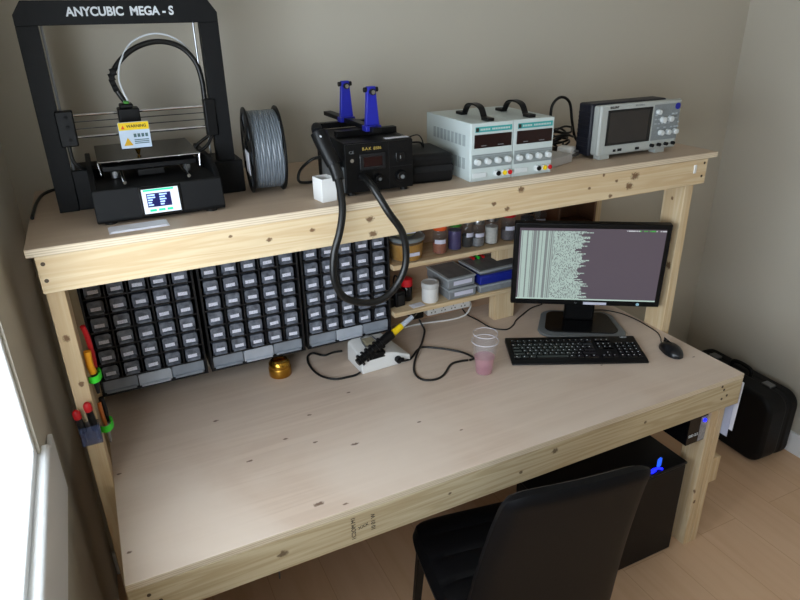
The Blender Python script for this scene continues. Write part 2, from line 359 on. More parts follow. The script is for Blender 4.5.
# screws
bm = bmesh.new()
for x, z in [(-.024, 1.351), (-.025, 1.314), (1.888, 1.354), (1.884, 1.312)]:
    cyl(bm, (x, -.5458, z), (x, -.544, z), .0045, seg=12)
for x, z in [(1.781, .698), (1.80, .672), (1.778, .665), (1.77, .712), (.04, .69), (.06, .665)]:
    cyl(bm, (x, -DEP-.0006, z), (x, -DEP+.001, z), .0045, seg=12)
obj('screws', bm, mat('screw_head', (80, 66, 50), .5, metal=.4), wb)
for body, x in (('1C2OM M1', .508), ('10 01 W', .560)):
    text('stamp', body, .016, m_ink, wb, (x, -DEP-.0003, .672), (PI/2, -PI/2, 0), sx=.9)
text('stamp', 'XXX', .013, m_ink, wb, (.533, -DEP-.0003, .669), (PI/2, -.2, 0))
obj('socket_plate', B((1.842, 1.852, -.549, -.5452, 1.325, 1.352)), m_whitep, wb, .001)

# ------------------------------------------------------------------ drawer cabinets
def drawer(w, h, wide=False):
    """front of one drawer, origin bottom-left-front; small pull lip at the bottom"""
    bm = bmesh.new(); d = .11; c = .005
    prism(bm, [(0, 0), (w, 0), (w, h-c), (w-c, h), (c, h), (0, h-c)], 'y', .003, d)
    prism(bm, [(.004, .0075), (-.006, .0045), (-.007, 0), (.004, 0)], 'x', w*.06, w*.94)
    return bm
cab0 = None; dr0 = lab0 = None
labels = ['black drawer cabinet with labelled drawers, leftmost, next to the left upright',
          'black drawer cabinet with labelled drawers, between two similar cabinets',
          'black drawer cabinet with labelled drawers, beside the small jar shelves']
CW, CH, CP, RP, Z0 = .306, .368, .0585, .0518, .797
def make_cab(x, lab):
    t = thing('drawer_cabinet', lab, 'drawer cabinet', (x, -.155, Z0), 0, 'small parts drawer cabinets')
    bm = bmesh.new()
    bx(bm, 0, CW, .124, .151, 0, CH)                       # back
    bx(bm, 0, .006, 0, .124, 0, CH); bx(bm, CW-.006, CW, 0, .124, 0, CH); bx(bm, .006, CW-.006, 0, .124, 0, .005); bx(bm, .006, CW-.006, 0, .124, CH-.006, CH)
    for i in range(6):
        bx(bm, .006, CW-.006, .001, .124, .0475+RP*i, .0475+RP*i+.005)
    for j in range(1, 5):
        xx = .0065+CP*j; bx(bm, xx-.002, xx+.002, .001, .124, .0525, CH-.006)
    obj('cabinet_frame', bm, m_greycase, t, .0008)
    global dr0
    for i in range(6):
        for j in range(5):
            px, pz = .0065+CP*j+.0075, .0535+RP*i
            if dr0 is None:
                dr0 = obj('drawer', drawer(.0435, .0375), m_drawer, t, .0012, loc=(px, .006, pz))
                dr0.data['n'] = 1
                lb = obj('label_card', B((-.0135, .0135, -.0006, .0006, -.0053, .0053)), m_label, dr0, loc=(.02175, .0022, .0135), rot=(0, 0, 0))
            else:
                d = dr0.copy(); C.objects.link(d); d.parent = t; d.location = (px, .006, pz)
                for ch in list(dr0.children):
                    c = ch.copy(); C.objects.link(c); c.parent = d
                    c.location = (ch.location.x+random.uniform(-.002, .002), ch.location.y, ch.location.z); c.rotation_euler = (0, random.uniform(-.05, .05), 0)
    for k in range(3):
        bw = (CW-.014)/3
        o = obj('wide_drawer', drawer(bw-.002, .038, True), m_bigdrawer if k != 1 else m_middrawer, t, .0015, loc=(.0075+bw*k, .006-(.004 if k == 1 else 0), .0065))
    return t
for x, l in zip((-.001+.002, .318, .632), labels): make_cab(x, l)

# ------------------------------------------------------------------ 3D printer
pr = thing('desktop_printer', 'black open-frame 3D printer with lit touch screen on left end of shelf', '3D printer', (0, 0, S))
FX0, FX1, FY, FT, FH = .014, .445, -.280, .030, .464
bm = bmesh.new(); z0 = 0; ch = .028; t = .044
outer = [(FX0+.0, 0), (FX0, FH-ch), (FX0+ch*.7, FH), (FX1-ch*.7, FH), (FX1, FH-ch), (FX1, 0), (FX1-t, 0), (FX1-t, FH-t), (FX0+t, FH-t), (FX0+t, 0)]
# gantry as bevelled plates: two posts and a beam, one mesh
prism(bm, [(FX0, .0), (FX0+t, .0), (FX0+t, FH-t-.006), (FX0, FH-t-.006)], 'y', FY, FY+FT)
prism(bm, [(FX1-t, .0), (FX1, .0), (FX1, FH-t-.006), (FX1-t, FH-t-.006)], 'y', FY, FY+FT)
prism(bm, [(FX0, FH-t-.006), (FX1, FH-t-.006), (FX1, FH-ch), (FX1-ch*.7, FH), (FX0+ch*.7, FH), (FX0, FH-ch)], 'y', FY, FY+FT)
obj('gantry_frame', bm, m_black, pr, .001)
text('lettering', 'ANYCUBIC  MEGA - S', .0255, m_letter, pr, (.232, FY-.0006, FH-.024), FRONT, bold=.0008, sx=.93)
# side motor boxes at the feet
obj('motor_housing', B((FX0+t, .125, FY+.004, FY+.11, .0, .096)), m_black, pr, .002)
obj('motor_housing', B((.36, .462, FY-.012, FY+.12, .0, .085)), m_black, pr, .004)
# base
bm = bmesh.new()
prism(bm, [(-.452, .012), (-.448, .005), (-.13, .005), (-.13, .062), (-.385, .082), (-.438, .078)], 'x', .092, .376)
base = obj('base', bm, m_black, pr, .003)
bm = bmesh.new()
for x in (.12, .345):
    for y in (-.43, -.16): cyl(bm, (x, y, 0), (x, y, .006), .014)
obj('feet', bm, m_rubber, pr)
# side cheeks of base
for x in (.0925, .3635):
    bm = bmesh.new(); prism(bm, [(-.437, .074), (-.395, .100), (-.355, .112), (-.14, .112), (-.14, .06), (-.385, .06)], 'x', x, x+.012); obj('base_cheek', bm, m_black, pr, .002)
# screen in the sloping front panel (front face leans back slightly)
scr_mat, snt, sb = newmat('printer_touch_screen'); L = snt.links
tc = N(snt, 'ShaderNodeTexCoord'); sp = N(snt, 'ShaderNodeSeparateXYZ'); L.new(tc.outputs['Object'], sp.inputs[0])
sb.inputs['Base Color'].default_value = lin((20, 20, 24)); sb.inputs['Emission Color'].default_value = lin((225, 240, 255)); sb.inputs['Emission Strength'].default_value = 1.1; sb.inputs['Roughness'].default_value = .2
tilt = math.atan2(.014, .066)
sc = D2.objects.new('touch_screen', None); D2.objects.remove(sc)
ts = obj('touch_screen', B((-.046, .046, -.003, .0, 0, .066)), m_blkg, pr, .002, loc=(.234, -.4525, .011), rot=(-tilt, 0, 0))
obj('screen_image', B((-.040, .040, -.0036, -.003, .005, .060)), scr_mat, ts)
m_navy = mat('screen_navy', (14, 18, 70), .3, emit=(20, 26, 90), es=.5)
m_sgreen = mat('screen_green', (30, 190, 130), .3, emit=(30, 190, 140), es=.8)
obj('screen_panel', B((-.031, .022, -.0042, -.0037, .019, .050)), m_navy, ts)
obj('screen_buttons', B((-.028, -.014, -.0042, -.0037, .009, .014), (-.009, .005, -.0042, -.0037, .009, .014), (.010, .022, -.0042, -.0037, .009, .014), (-.036, .030, -.0042, -.0037, .055, .059)), m_sgreen, ts)
bm = bmesh.new()
for i in range(5):
    for s in (0, 1):
        w = random.uniform(.008, .017); xx = -.029+s*.026
        bx(bm, xx, xx+w, -.0047, -.0043, .0225+i*.0055, .0225+i*.0055+.003)
obj('screen_text', bm, mat('screen_glyphs', (160, 190, 255), .3, emit=(170, 200, 255), es=.8), ts)
# heated bed and carriage
bm = bmesh.new(); bx(bm, .118, .347, -.36, -.125, .122, .1265)
obj('build_plate', bm, m_bed, pr, .001)
bm = bmesh.new(); tube(bm, [(.118, -.361, .124), (.347, -.361, .124)], .0022, n=2); tube(bm, [(.118, -.361, .124), (.120, -.361, .095)], .0022, n=2); tube(bm, [(.345, -.361, .124), (.343, -.361, .095)], .0022, n=2)
obj('bed_clamp', bm, m_chrome, pr)
obj('bed_carriage', B((.125, .338, -.352, -.14, .100, .112), (.2, .26, -.36, -.15, .085, .1)), m_blk, pr, .002)
for x in (.150, .235, .315):
    bm = bmesh.new(); cyl(bm, (x, -.335, .082), (x, -.335, .100), .009, seg=16); cyl(bm, (x, -.358, .095), (x, -.350, .095), .0055, seg=14)
    obj('levelling_knob', bm, m_steel, pr)
bm = bmesh.new()
for x in (.165, .305): cyl(bm, (x, -.43, .088), (x, -.14, .088), .004, seg=12)
obj('bed_rod', bm, m_chrome, pr)
# x-axis rods
for z in (.222, .172):
    bm = bmesh.new(); cyl(bm, (.07, FY+.01, z), (.40, FY+.01, z), .0035, seg=12); obj('guide_rod', bm, m_chrome, pr)
bm = bmesh.new()
for z in (.206, .190): bx(bm, .07, .40, FY+.007, FY+.013, z, z+.0016)
obj('drive_belt', bm, m_rubber, pr)
obj('axis_bracket', B((FX0+t-.008, .088, FY-.016, FY+.012, .155, .235)), m_blk, pr, .003)
obj('axis_bracket', B((.384, .412, FY-.006, FY+.022, .150, .240)), m_blk, pr, .003)
bm = bmesh.new()
for z in (.17, .20, .222): cyl(bm, (.072, FY-.019, z), (.072, FY-.015, z), .004, seg=12)
obj('bracket_screws', bm, m_dark, pr)
bm = bmesh.new()
pass
bm.free()
for x, rr_ in ((.064, .003), (.388, .0022)):
    bm = bmesh.new(); cyl(bm, (x, FY+.016, .09), (x, FY+.016, FH-t), rr_, seg=10); obj('lead_screw', bm, m_steel, pr)
bm = bmesh.new(); tube(bm, [(.066, FY-.004, .155), (.068, FY-.004, .12), (.085, FY, .10), (.105, FY+.03, .096)], .0045)
obj('wiring', bm, m_rubber, pr, smooth=True); bm = bmesh.new(); tube(bm, [(.395, FY, .150), (.375, FY-.006, .125), (.345, FY-.006, .112), (.352, FY-.006, .130), (.385, FY, .150)], .0042)
obj('wiring', bm, m_rubber, pr, smooth=True)
# print head
hd = obj('print_head', B((.184, .232, FY-.020, FY+.030, .165, .232), (.190, .220, FY-.016, FY+.02, .232, .242)), m_blk, pr, .003)
obj('fan_shroud', B((.176, .244, FY-.052, FY-.020, .143, .200)), m_blk, pr, .003)
cp = obj('warning_plate', B((.176, .244, FY-.0555, FY-.0525, .146, .206)), mat('white_warning_plate', (190, 205, 222), .4), pr, .001)
obj('warning_band', B((.177, .243, FY-.0565, FY-.0555, .188, .205)), m_yel, cp)
text('warning_text', 'WARNING', .009, m_ink, cp, (.216, FY-.0567, .1963), FRONT, bold=.0002)
bm = bmesh.new(); prism(bm, [(.182, .191), (.190, .191), (.186, .2)], 'y', FY-.0572, FY-.0566); obj('warning_sign', bm, m_orange, cp)
bm = bmesh.new(); prism(bm, [(.183, .153), (.203, .153), (.193, .171)], 'y', FY-.0562, FY-.0556); obj('hazard_triangle', bm, mat('amber_triangle', (205, 160, 20), .5), cp)
bm = bmesh.new()
for i in range(4): bx(bm, .207+i*.0085, .213+i*.0085, FY-.0562, FY-.0556, .171, .179)
for i in range(3): bx(bm, .207, .239, FY-.0562, FY-.0556, .156+i*.004, .158+i*.004)
obj('small_print', bm, mat('grey_green_print', (70, 100, 105), .6), cp)
bm = bmesh.new(); cyl(bm, (.212, FY-.03, .127), (.212, FY-.03, .143), .003, .008); obj('nozzle', bm, m_brass, pr)
obj('feeder_fitting', B((.200, .212, FY-.018, FY-.006, .242, .249)), m_gcap, pr, .002)
# cable loop with white tube
bm = bmesh.new(); pts = [(.214, FY+.0, .232), (.196, FY+.008, .262), (.186, FY+.012, .297), (.202, FY+.016, .326), (.236, FY+.018, .355), (.278, FY+.018, .372), (.319, FY+.018, .373), (.356, FY+.018, .358), (.382, FY+.018, .325), (.391, FY+.018, .283), (.391, FY+.016, .235)]
tube(bm, pts, .0062, seg=12); obj('cable_loom', bm, m_rubber, pr, smooth=True)
bm = bmesh.new()
for (x, z) in [(.189, .276), (.186, .288), (.186, .300), (.191, .311)]: cyl(bm, (x-.006, FY+.006, z), (x+.006, FY+.006, z+.003), .0085, seg=12)
obj('cable_ties', bm, m_dark, pr)
bm = bmesh.new(); tube(bm, [(.211, FY-.012, .247), (.203, FY-.006, .275), (.201, FY, .300), (.212, FY+.008, .335), (.245, FY+.028, .375), (.30, FY+.028, .392), (.352, FY+.028, .374), (.388, FY+.026, .325), (.396, FY+.022, .290)], .0021, seg=8)
obj('filament_tube', bm, m_letter, pr, smooth=True)

# black cable at left edge of shelf
bm = bmesh.new(); tube(bm, [(.06, -.14, S+.02), (.035, -.07, S+.012), (.0, -.035, S+.006), (-.028, -.07, S+.004), (-.040, -.16, S+.004), (-.043, -.25, S+.0045), (-.044, -.31, S+.0045)], .004)
tag(obj('black_mains_cable', bm, m_rubber, smooth=True), 'black power cable curving round the left end of the shelf behind the printer', 'cable')
# paper sheets under the printer
o = obj('paper_sheet', B((.0, .125, 0, .05, 0, .0015), (.004, .12, .004, .048, .0015, .003)), m_paper, loc=(.112, -.520, S+.0005), rot=(0, 0, .03)); tag(o, 'white folded paper lying on the shelf under the front of the printer', 'paper')

# ------------------------------------------------------------------ filament spool
sp_ = thing('filament_spool', 'black spool wound with silver grey filament standing on the shelf', 'spool', (.516, -.306, S), -.10)
sp_.scale = (1.18, 1.08, 1.08)
def ring(bm, x0, x1, ro, ri, z, seg=56):
    vs = []
    for (x, r) in ((x0, ro), (x1, ro), (x1, ri), (x0, ri)):
        vs.append([bm.verts.new((x, r*math.cos(2*PI*k/seg), z+r*math.sin(2*PI*k/seg))) for k in range(seg)])
    for a in range(4):
        for k in range(seg): bm.faces.new((vs[a][k], vs[a][(k+1) % seg], vs[(a+1) % 4][(k+1) % seg], vs[(a+1) % 4][k]))
for xa in (-.036, .032):
    bm = bmesh.new(); ring(bm, xa, xa+.004, .1, .088, .1); ring(bm, xa, xa+.004, .042, .027, .1)
    for k in range(6):
        a = k*PI/3+.2; M = Matrix.Translation((0, 0, .1)) @ Matrix.Rotation(a, 4, 'X')
        bx(bm, xa+.0002, xa+.0038, -.013, .013, .040, .090, M)
    obj('flange', bm, m_blk, sp_, .0006)
bm = bmesh.new(); seg = 64; rows = 34; rings = []
for i in range(rows+1):
    x = -.0315+.063*i/rows; r0 = .0905+(.0013 if i % 2 else -.0004)
    rings.append([bm.verts.new((x+.0012*math.sin(5*2*PI*k/seg+i), r0*math.cos(2*PI*k/seg), .1+r0*math.sin(2*PI*k/seg))) for k in range(seg)])
for i in range(rows):
    for k in range(seg): bm.faces.new((rings[i][k], rings[i][(k+1) % seg], rings[i+1][(k+1) % seg], rings[i+1][k]))
for rg, x in ((rings[0], -.0315), (rings[-1], .0315)):
    inner = [bm.verts.new((x, .03*math.cos(2*PI*k/seg), .1+.03*math.sin(2*PI*k/seg))) for k in range(seg)]
    for k in range(seg): bm.faces.new((rg[k], rg[(k+1) % seg], inner[(k+1) % seg], inner[k]))
obj('wound_filament', bm, m_coil, sp_, smooth=True)
bm = bmesh.new(); bx(bm, -.0372, -.0362, -.03, .03, .045, .10); obj('spool_label', bm, m_paper, sp_)

# ------------------------------------------------------------------ hot air rework station
ha = thing('hot_air_station', 'black hot air soldering station with dark display on top shelf', 'rework station', (.672, -.489, S), -.049)
W_, Dp, Hh = .186, .25, .134
obj('housing', B((0, W_, .006, Dp, .008, Hh)), m_black, ha, .003)
fp = obj('front_panel', B((.002, W_-.002, 0, .006, .010, Hh-.002)), m_blk, ha, .001)
obj('panel_divider', B((.118, .119, -.0005, 0, .01, Hh-.004), (.119, W_-.004, -.0005, 0, .066, .067)), m_greycase, fp)
obj('display', B((.038, .108, -.004, 0, .066, .106)), m_greycase, ha, .002)
obj('display_window', B((.048, .098, -.005, -.004, .074, .098)), m_redwin, ha)
text('lettering', 'B.A.K  8586', .0105, m_gold, ha, (.072, -.0006, .118), FRONT)
text('ce_mark', 'CE', .010, m_grey, ha, (.018, -.0006, .112), FRONT)
bm = bmesh.new(); cyl(bm, (.018, -.003, .092), (.018, 0, .092), .005); obj('panel_screw', bm, m_chrome, ha)
for x, z, r in ((.086, .042, .012), (.148, .042, .015)):
    bm = bmesh.new(); cyl(bm, (x, -.016, z), (x, 0, z), r*.85, r, seg=24); k = obj('dial', bm, m_blk, ha, .001)
    bm = bmesh.new(); cyl(bm, (x, -.0175, z), (x, -.016, z), r*.35, seg=12); obj('dial_cap', bm, m_grey, k)
obj('rocker_switch', B((.136, .160, -.004, 0, .078, .102)), m_blkg, ha, .001)
obj('switch_mark', B((.147, .149, -.0046, -.004, .086, .094)), m_grey, ha)
bm = bmesh.new()
for x in (.02, W_-.02):
    for y in (.02, Dp-.02): cyl(bm, (x, y, 0), (x, y, .008), .010)
obj('feet', bm, m_rubber, ha)
obj('holder_bracket', B((-.018, 0, .02, .06, .05, .09)), m_black, ha, .002)
obj('top_label', B((.118, .183, .02, .035, Hh, Hh+.0012)), m_paper, ha)
obj('side_plate', B((-.003, 0, .01, .2, .01, .075)), m_grey, ha)
# wand: handle resting against left side, hose looping below the shelf and back to the front panel
hw = thing('hot_air_wand', 'black hot air gun handle with thick hose looping down in front of the shelf', 'hot air wand', (-.010, 0, 0))
bm = bmesh.new(); tube(bm, [(.622, -.478, 1.556), (.626, -.488, 1.536), (.634, -.502, 1.508), (.643, -.516, 1.480)], lambda t: .021-.003*t if t > .06 else .016, seg=18)
obj('handle', bm, m_blk, hw, smooth=True)
bm = bmesh.new(); tube(bm, [(.641, -.514, 1.484), (.645, -.525, 1.463), (.646, -.534, 1.446)], .0145, seg=16, n=2); obj('strain_relief', bm, m_rubber, hw, smooth=True)
bm = bmesh.new(); tube(bm, [(.620, -.477, 1.552), (.626, -.455, 1.560), (.632, -.435, 1.552)], .013, seg=14); obj('nozzle_end', bm, m_black, hw, smooth=True)
bm = bmesh.new(); cyl(bm, (.618, -.503, 1.548), (.618, -.507, 1.547), .0022); obj('button', bm, m_letter, hw)
bm = bmesh.new()
tube(bm, [(.645, -.530, 1.455), (.643, -.555, 1.415), (.636, -.576, 1.375), (.621, -.588, 1.330), (.602, -.592, 1.278), (.599, -.594, 1.213), (.627, -.594, 1.159), (.697, -.594, 1.133), (.754, -.594, 1.153), (.793, -.594, 1.217), (.790, -.592, 1.299), (.752, -.585, 1.365), (.728, -.556, 1.420), (.724, -.520, 1.436), (.722, -.4955, 1.436)], .0093, seg=14, n=10)
obj('hose', bm, m_rubber, hw, smooth=True)
# cable behind the station
bm = bmesh.new(); tube(bm, [(.672, -.32, S+.075), (.64, -.32, S+.07), (.612, -.30, S+.04), (.606, -.30, S+.012), (.63, -.30, S+.005), (.665, -.29, S+.005)], .004)
tag(obj('black_mains_cable', bm, m_rubber, smooth=True), 'black cable looping out on the left behind the hot air station', 'cable')

# PCB holder on top of the station
ph = thing('circuit_board_holder', 'black rail vice with two blue clamp posts on the hot air station', 'board holder', (.772, -.34, S+Hh+.001), .0)
obj('rail', B((-.012, .012, -.128, .245, .016, .028)), m_blk, ph, .001)
for y in (.095, -.062):
    obj('foot_bar', B((-.085, .085, y, y+.022, .0, .016)), m_blk, ph, .001)
for y, s in ((.080, 1), (-.100, -1)):
    bm = bmesh.new()
    prism(bm, [(-.0185, .030), (.0185, .030), (.011, .125), (-.011, .125)], 'y', y, y+.014)
    prism(bm, [(-.0215, .016), (.0215, .016), (.0215, .030), (-.0215, .030)], 'y', y-.006, y+.022)
    p = obj('clamp_post', bm, m_bluep, ph, .0015)
    bm = bmesh.new(); cyl(bm, (0, y-.008, .112), (0, y+.022, .112), .008, seg=8); obj('clamp_pin', bm, m_dark, p)
    bm = bmesh.new(); cyl(bm, (0, y-.011, .112), (0, y-.008, .112), .0055, seg=12); obj('clamp_bolt', bm, m_chrome, p)
    bm = bmesh.new(); cyl(bm, (-.019, y+.007, .117), (.019, y+.007, .117), .006, seg=12); obj('clamp_jaw', bm, m_dark, p)

# white open box
wbx = thing('white_open_box', 'small white open-topped plastic box on shelf left of the hot air station', 'box', (.602, -.506, S), .137)
bm = bmesh.new(); w, d, h, t = .040, .050, .058, .002
bx(bm, 0, w, 0, d, 0, t); bx(bm, 0, w, 0, t, t, h); bx(bm, 0, w, d-t, d, t, h); bx(bm, 0, t, t, d-t, t, h); bx(bm, w-t, w, t, d-t, t, h)
obj('tub', bm, m_whitep, wbx, .0005)
# black zip case
zc = thing('zip_case', 'soft black zip-up case on shelf between hot air station and power supplies', 'case', (.868, -.452, S), -.12)
obj('lower_shell', B((0, .130, 0, .17, 0, .038)), m_case, zc, .010, seg=4)
obj('upper_shell', B((0, .130, 0, .17, .0385, .079)), m_case, zc, .014, seg=4)
obj('zip', B((.0, .130, .0, .170, .030, .047)), m_dark, zc, .002)
bm = bmesh.new(); tube(bm, [(.02, .10, .072), (.03, .10, .105), (.06, .10, .115), (.075, .10, .10), (.08, .10, .072)], .0035, seg=8, flat=.5); tube(bm, [(.025, .115, .072), (.04, .115, .09), (.075, .115, .09), (.085, .115, .072)], .003, seg=8); obj('carry_strap', bm, m_rubber, zc, smooth=True)

# ------------------------------------------------------------------ bench power supplies
def make_psu(lab, loc):
    t = thing('bench_power_supply', lab, 'power supply', loc, -.035, 'bench power supplies')
    w, d, h = .1315, .27, .156
    obj('case', B((0, w, .004, d, 0, h)), m_psu, t, .002)
    obj('bezel', B((.0, w, -.002, .004, 0, h)), m_psu, t, .0015)
    obj('teal_strip', B((.012, w-.006, -.003, -.002, h-.024, h-.010)), m_teal, t)
    obj('logo_square', B((.013, .022, -.0034, -.003, h-.022, h-.012)), m_ink, t)
    bm = bmesh.new()
    for i in range(18):
        if i in (6,): continue
        bx(bm, .027+i*.0052, .0305+i*.0052, -.0033, -.003, h-.0195, h-.0145)
    obj('brand_print', bm, m_psu, t)
    obj('display', B((.009, w-.006, -.004, -.002, h-.066, h-.030)), m_redwin, t, .001)
    bm = bmesh.new(); bx(bm, .030, .046, -.0043, -.004, h-.061, h-.059); bx(bm, .082, .100, -.0043, -.004, h-.061, h-.059)
    obj('display_print', bm, m_grey, t)
    obj('control_panel', B((.004, w-.002, -.0028, -.002, .036, .073)), m_psup, t)
    bm = bmesh.new()
    for i in range(3): bx(bm, .008, w-.006, -.0031, -.0028, .0385+i*.0007+(0, .026, .031)[i], .0395+i*.0007+(0, .026, .031)[i])
    obj('panel_print', bm, m_grey, t)
    for i in range(4):
        x = .018+i*.032
        bm = bmesh.new(); cyl(bm, (x, -.016, .054), (x, -.0028, .054), .0075, .009, seg=20); obj('knob', bm, m_knob, t, .0008)
    obj('rocker_switch', B((.006, .050, -.005, -.002, .010, .024)), m_knob, t, .0015)
    for x, m in ((.084, m_blk), (.104, m_yel), (.121, m_red)):
        bm = bmesh.new(); cyl(bm, (x, -.013, .018), (x, -.002, .018), .0065, seg=16); o = obj('binding_post', bm, m, t)
        bm = bmesh.new(); cyl(bm, (x-.006, -.010, .018), (x-.004, -.002, .018), .008, seg=16); obj('post_collar', bm, m_knob, o)
    # side louvres
    for zz in (.030, .092):
        bm = bmesh.new()
        for i in range(9): bx(bm, -.0006, .0002, .030+i*.022, .046+i*.022, zz, zz+.030)
        obj('side_vent', bm, m_vent, t)
    # strap handle
    bm = bmesh.new(); P = [(-.082, .0), (-.058, .0), (-.036, .026), (.0, .033), (.036, .026), (.058, .0), (.082, .0)]
    up = smoothpts([(0, a, b) for a, b in P], 6)
    for i in range(len(up)-1):
        a, b = up[i], up[i+1]
        v = [bm.verts.new(c) for c in ((w/2-.009, .10+a.y, h+.001+a.z), (w/2+.009, .10+a.y, h+.001+a.z), (w/2+.009, .10+b.y, h+.001+b.z), (w/2-.009, .10+b.y, h+.001+b.z))]
        u = [bm.verts.new(c.co+Vector((0, 0, .005))) for c in v]
        bm.faces.new(v); bm.faces.new(u[::-1])
        for k in range(4): bm.faces.new((v[k], v[(k+1) % 4], u[(k+1) % 4], u[k]))
    obj('handle', bm, m_blk, t)
    for ya in (.010, .156): obj('handle_mount', B((w/2-.011, w/2+.011, ya, ya+.034, h, h+.009)), m_blk, t, .002)
    return t
make_psu('grey bench power supply with teal strip, left one of the pair', (1.027, -.504, S))
c, s = math.cos(-.035), math.sin(-.035)
make_psu('grey bench power supply with teal strip, right one, nearer the oscilloscope', (1.027+.1335*c, -.504+.1335*s, S))
o = obj('grey_flat_box', B((0, .13, 0, .16, 0, .026)), mat('pale_grey_board', (176, 172, 168), .6), loc=(1.312, -.482, S), rot=(0, 0, .35), bev=.002)
tag(o, 'flat pale grey box on the shelf tight against the right power supply', 'box')

# ------------------------------------------------------------------ oscilloscope
sc_ = thing('oscilloscope', 'grey digital oscilloscope with dark screen and blue badge at shelf right end', 'oscilloscope', (1.508, -.462, S), -.012)
w, d, h, z0 = .326, .085, .152, .012
obj('body', B((.004, w-.004, .012, d, z0, z0+h-.004)), m_scope, sc_, .006)
obj('front_bezel', B((0, w, 0, .014, z0, z0+h)), m_scope, sc_, .006)
obj('rear_bumper', B((-.006, w-.03, .035, d+.012, z0-.004, z0+h+.001)), m_scopeb, sc_, .006)
bm = bmesh.new()
for i in range(9): bx(bm, -.0085, -.006, .042, d+.006, z0+.018+i*.013, z0+.024+i*.013)
obj('bumper_vents', bm, m_scopeb, sc_)
obj('screen_surround', B((.026, .205, -.002, .0, z0+.030, z0+h-.016)), m_blkg, sc_, .001)
obj('screen', B((.034, .190, -.0026, -.002, z0+.037, z0+h-.023)), m_screen, sc_)
obj('key_panel', B((.212, w-.006, -.0016, 0, z0+.030, z0+h-.012)), m_scopek, sc_)
obj('port_panel', B((.018, w-.010, -.0016, 0, z0+.006, z0+.028)), m_scope, sc_)
for x, z, r in ((.226, .118, .0085), (.249, .093, .010), (.279, .094, .010), (.247, .053, .009), (.277, .053, .009), (.307, .053, .009)):
    bm = bmesh.new(); cyl(bm, (x, -.015, z0+z), (x, -.0016, z0+z), r*.9, r, seg=20); obj('knob', bm, m_knob, sc_, .0008)
bm = bmesh.new()
for x in (.215, .245, .275, .305): cyl(bm, (x, -.012, z0+.016), (x, 0, z0+.016), .0055, seg=14)
obj('probe_sockets', bm, m_dark, sc_)
bm = bmesh.new()
for i in range(8):
    for j in range(4):
        if random.random() < .75: bx(bm, .218+.014*i, .226+.014*i, -.0036, -.0016, z0+.066+j*.0135, z0+.070+j*.0135)
obj('keys', bm, mat('key_caps', (165, 172, 176), .5), sc_)
obj('front_ports', B((.060, .070, -.003, 0, z0+.010, z0+.017), (.078, .094, -.003, 0, z0+.010, z0+.018), (.150, .166, -.003, 0, z0+.008, z0+.016)), m_dark, sc_)
bm = bmesh.new(); cyl(bm, (.308, -.0035, z0+.131), (.308, -.001, z0+.131), .010, seg=24); obj('blue_badge', bm, m_bluep, sc_)
text('brand_print', 'SIGLENT', .009, m_ink, sc_, (.050, -.0005, z0+h-.009), FRONT, bold=.0003)
text('model_print', 'SDS 1104X-E', .0065, m_grey, sc_, (.150, -.0005, z0+h-.008), FRONT)
obj('foot', B((.012, .052, .002, .03, 0, z0+.004)), m_scope, sc_, .002)
obj('foot', B((w-.085, w-.045, .002, .03, 0, z0+.004)), m_scope, sc_, .002)
obj('rear_foot', B((.02, w-.05, .07, .09, 0, z0+.002)), m_scopeb, sc_, .002)
# lead behind the scope
bm = bmesh.new(); tube(bm, [(1.49, -.25, S+.01), (1.488, -.25, S+.09), (1.492, -.25, S+.145), (1.525, -.25, S+.168), (1.562, -.25, S+.148), (1.580, -.25, S+.085), (1.60, -.25, S+.03), (1.63, -.26, S+.006)], .0048)
tag(obj('scope_lead', bm, m_rubber, smooth=True), 'thick black lead arching up behind the left side of the oscilloscope', 'cable')
bm = bmesh.new()
for k in range(8):
    cx_, cy_, r_ = 1.462+.005*k, -.275-.012*(k % 3), .030+.006*(k % 3)
    tube(bm, [(cx_+r_*math.cos(a)*1.4, cy_+r_*math.sin(a)*.7, S+.014+.008*k+.008*math.sin(2*a+k)) for a in [i*PI/4 for i in range(9)]], .0035, seg=8, n=5)
tag(obj('cable_bundle', bm, m_rubber, smooth=True), 'tangled bundle of thin black cables heaped on the shelf left of the oscilloscope', 'cables')
pg = thing('mains_plug', 'white mains plug lying in front of the cable heap beside the oscilloscope', 'plug', (1.463, -.372, S), .5)
obj('plug_body', B((-.02, .02, -.025, .025, 0, .035)), m_whitep, pg, .006)
bm = bmesh.new(); bx(bm, -.003, .003, -.04, -.025, .02, .026); bx(bm, -.014, -.008, -.038, -.025, .008, .014); bx(bm, .008, .014, -.038, -.025, .008, .014); obj('pins', bm, m_steel, pg)

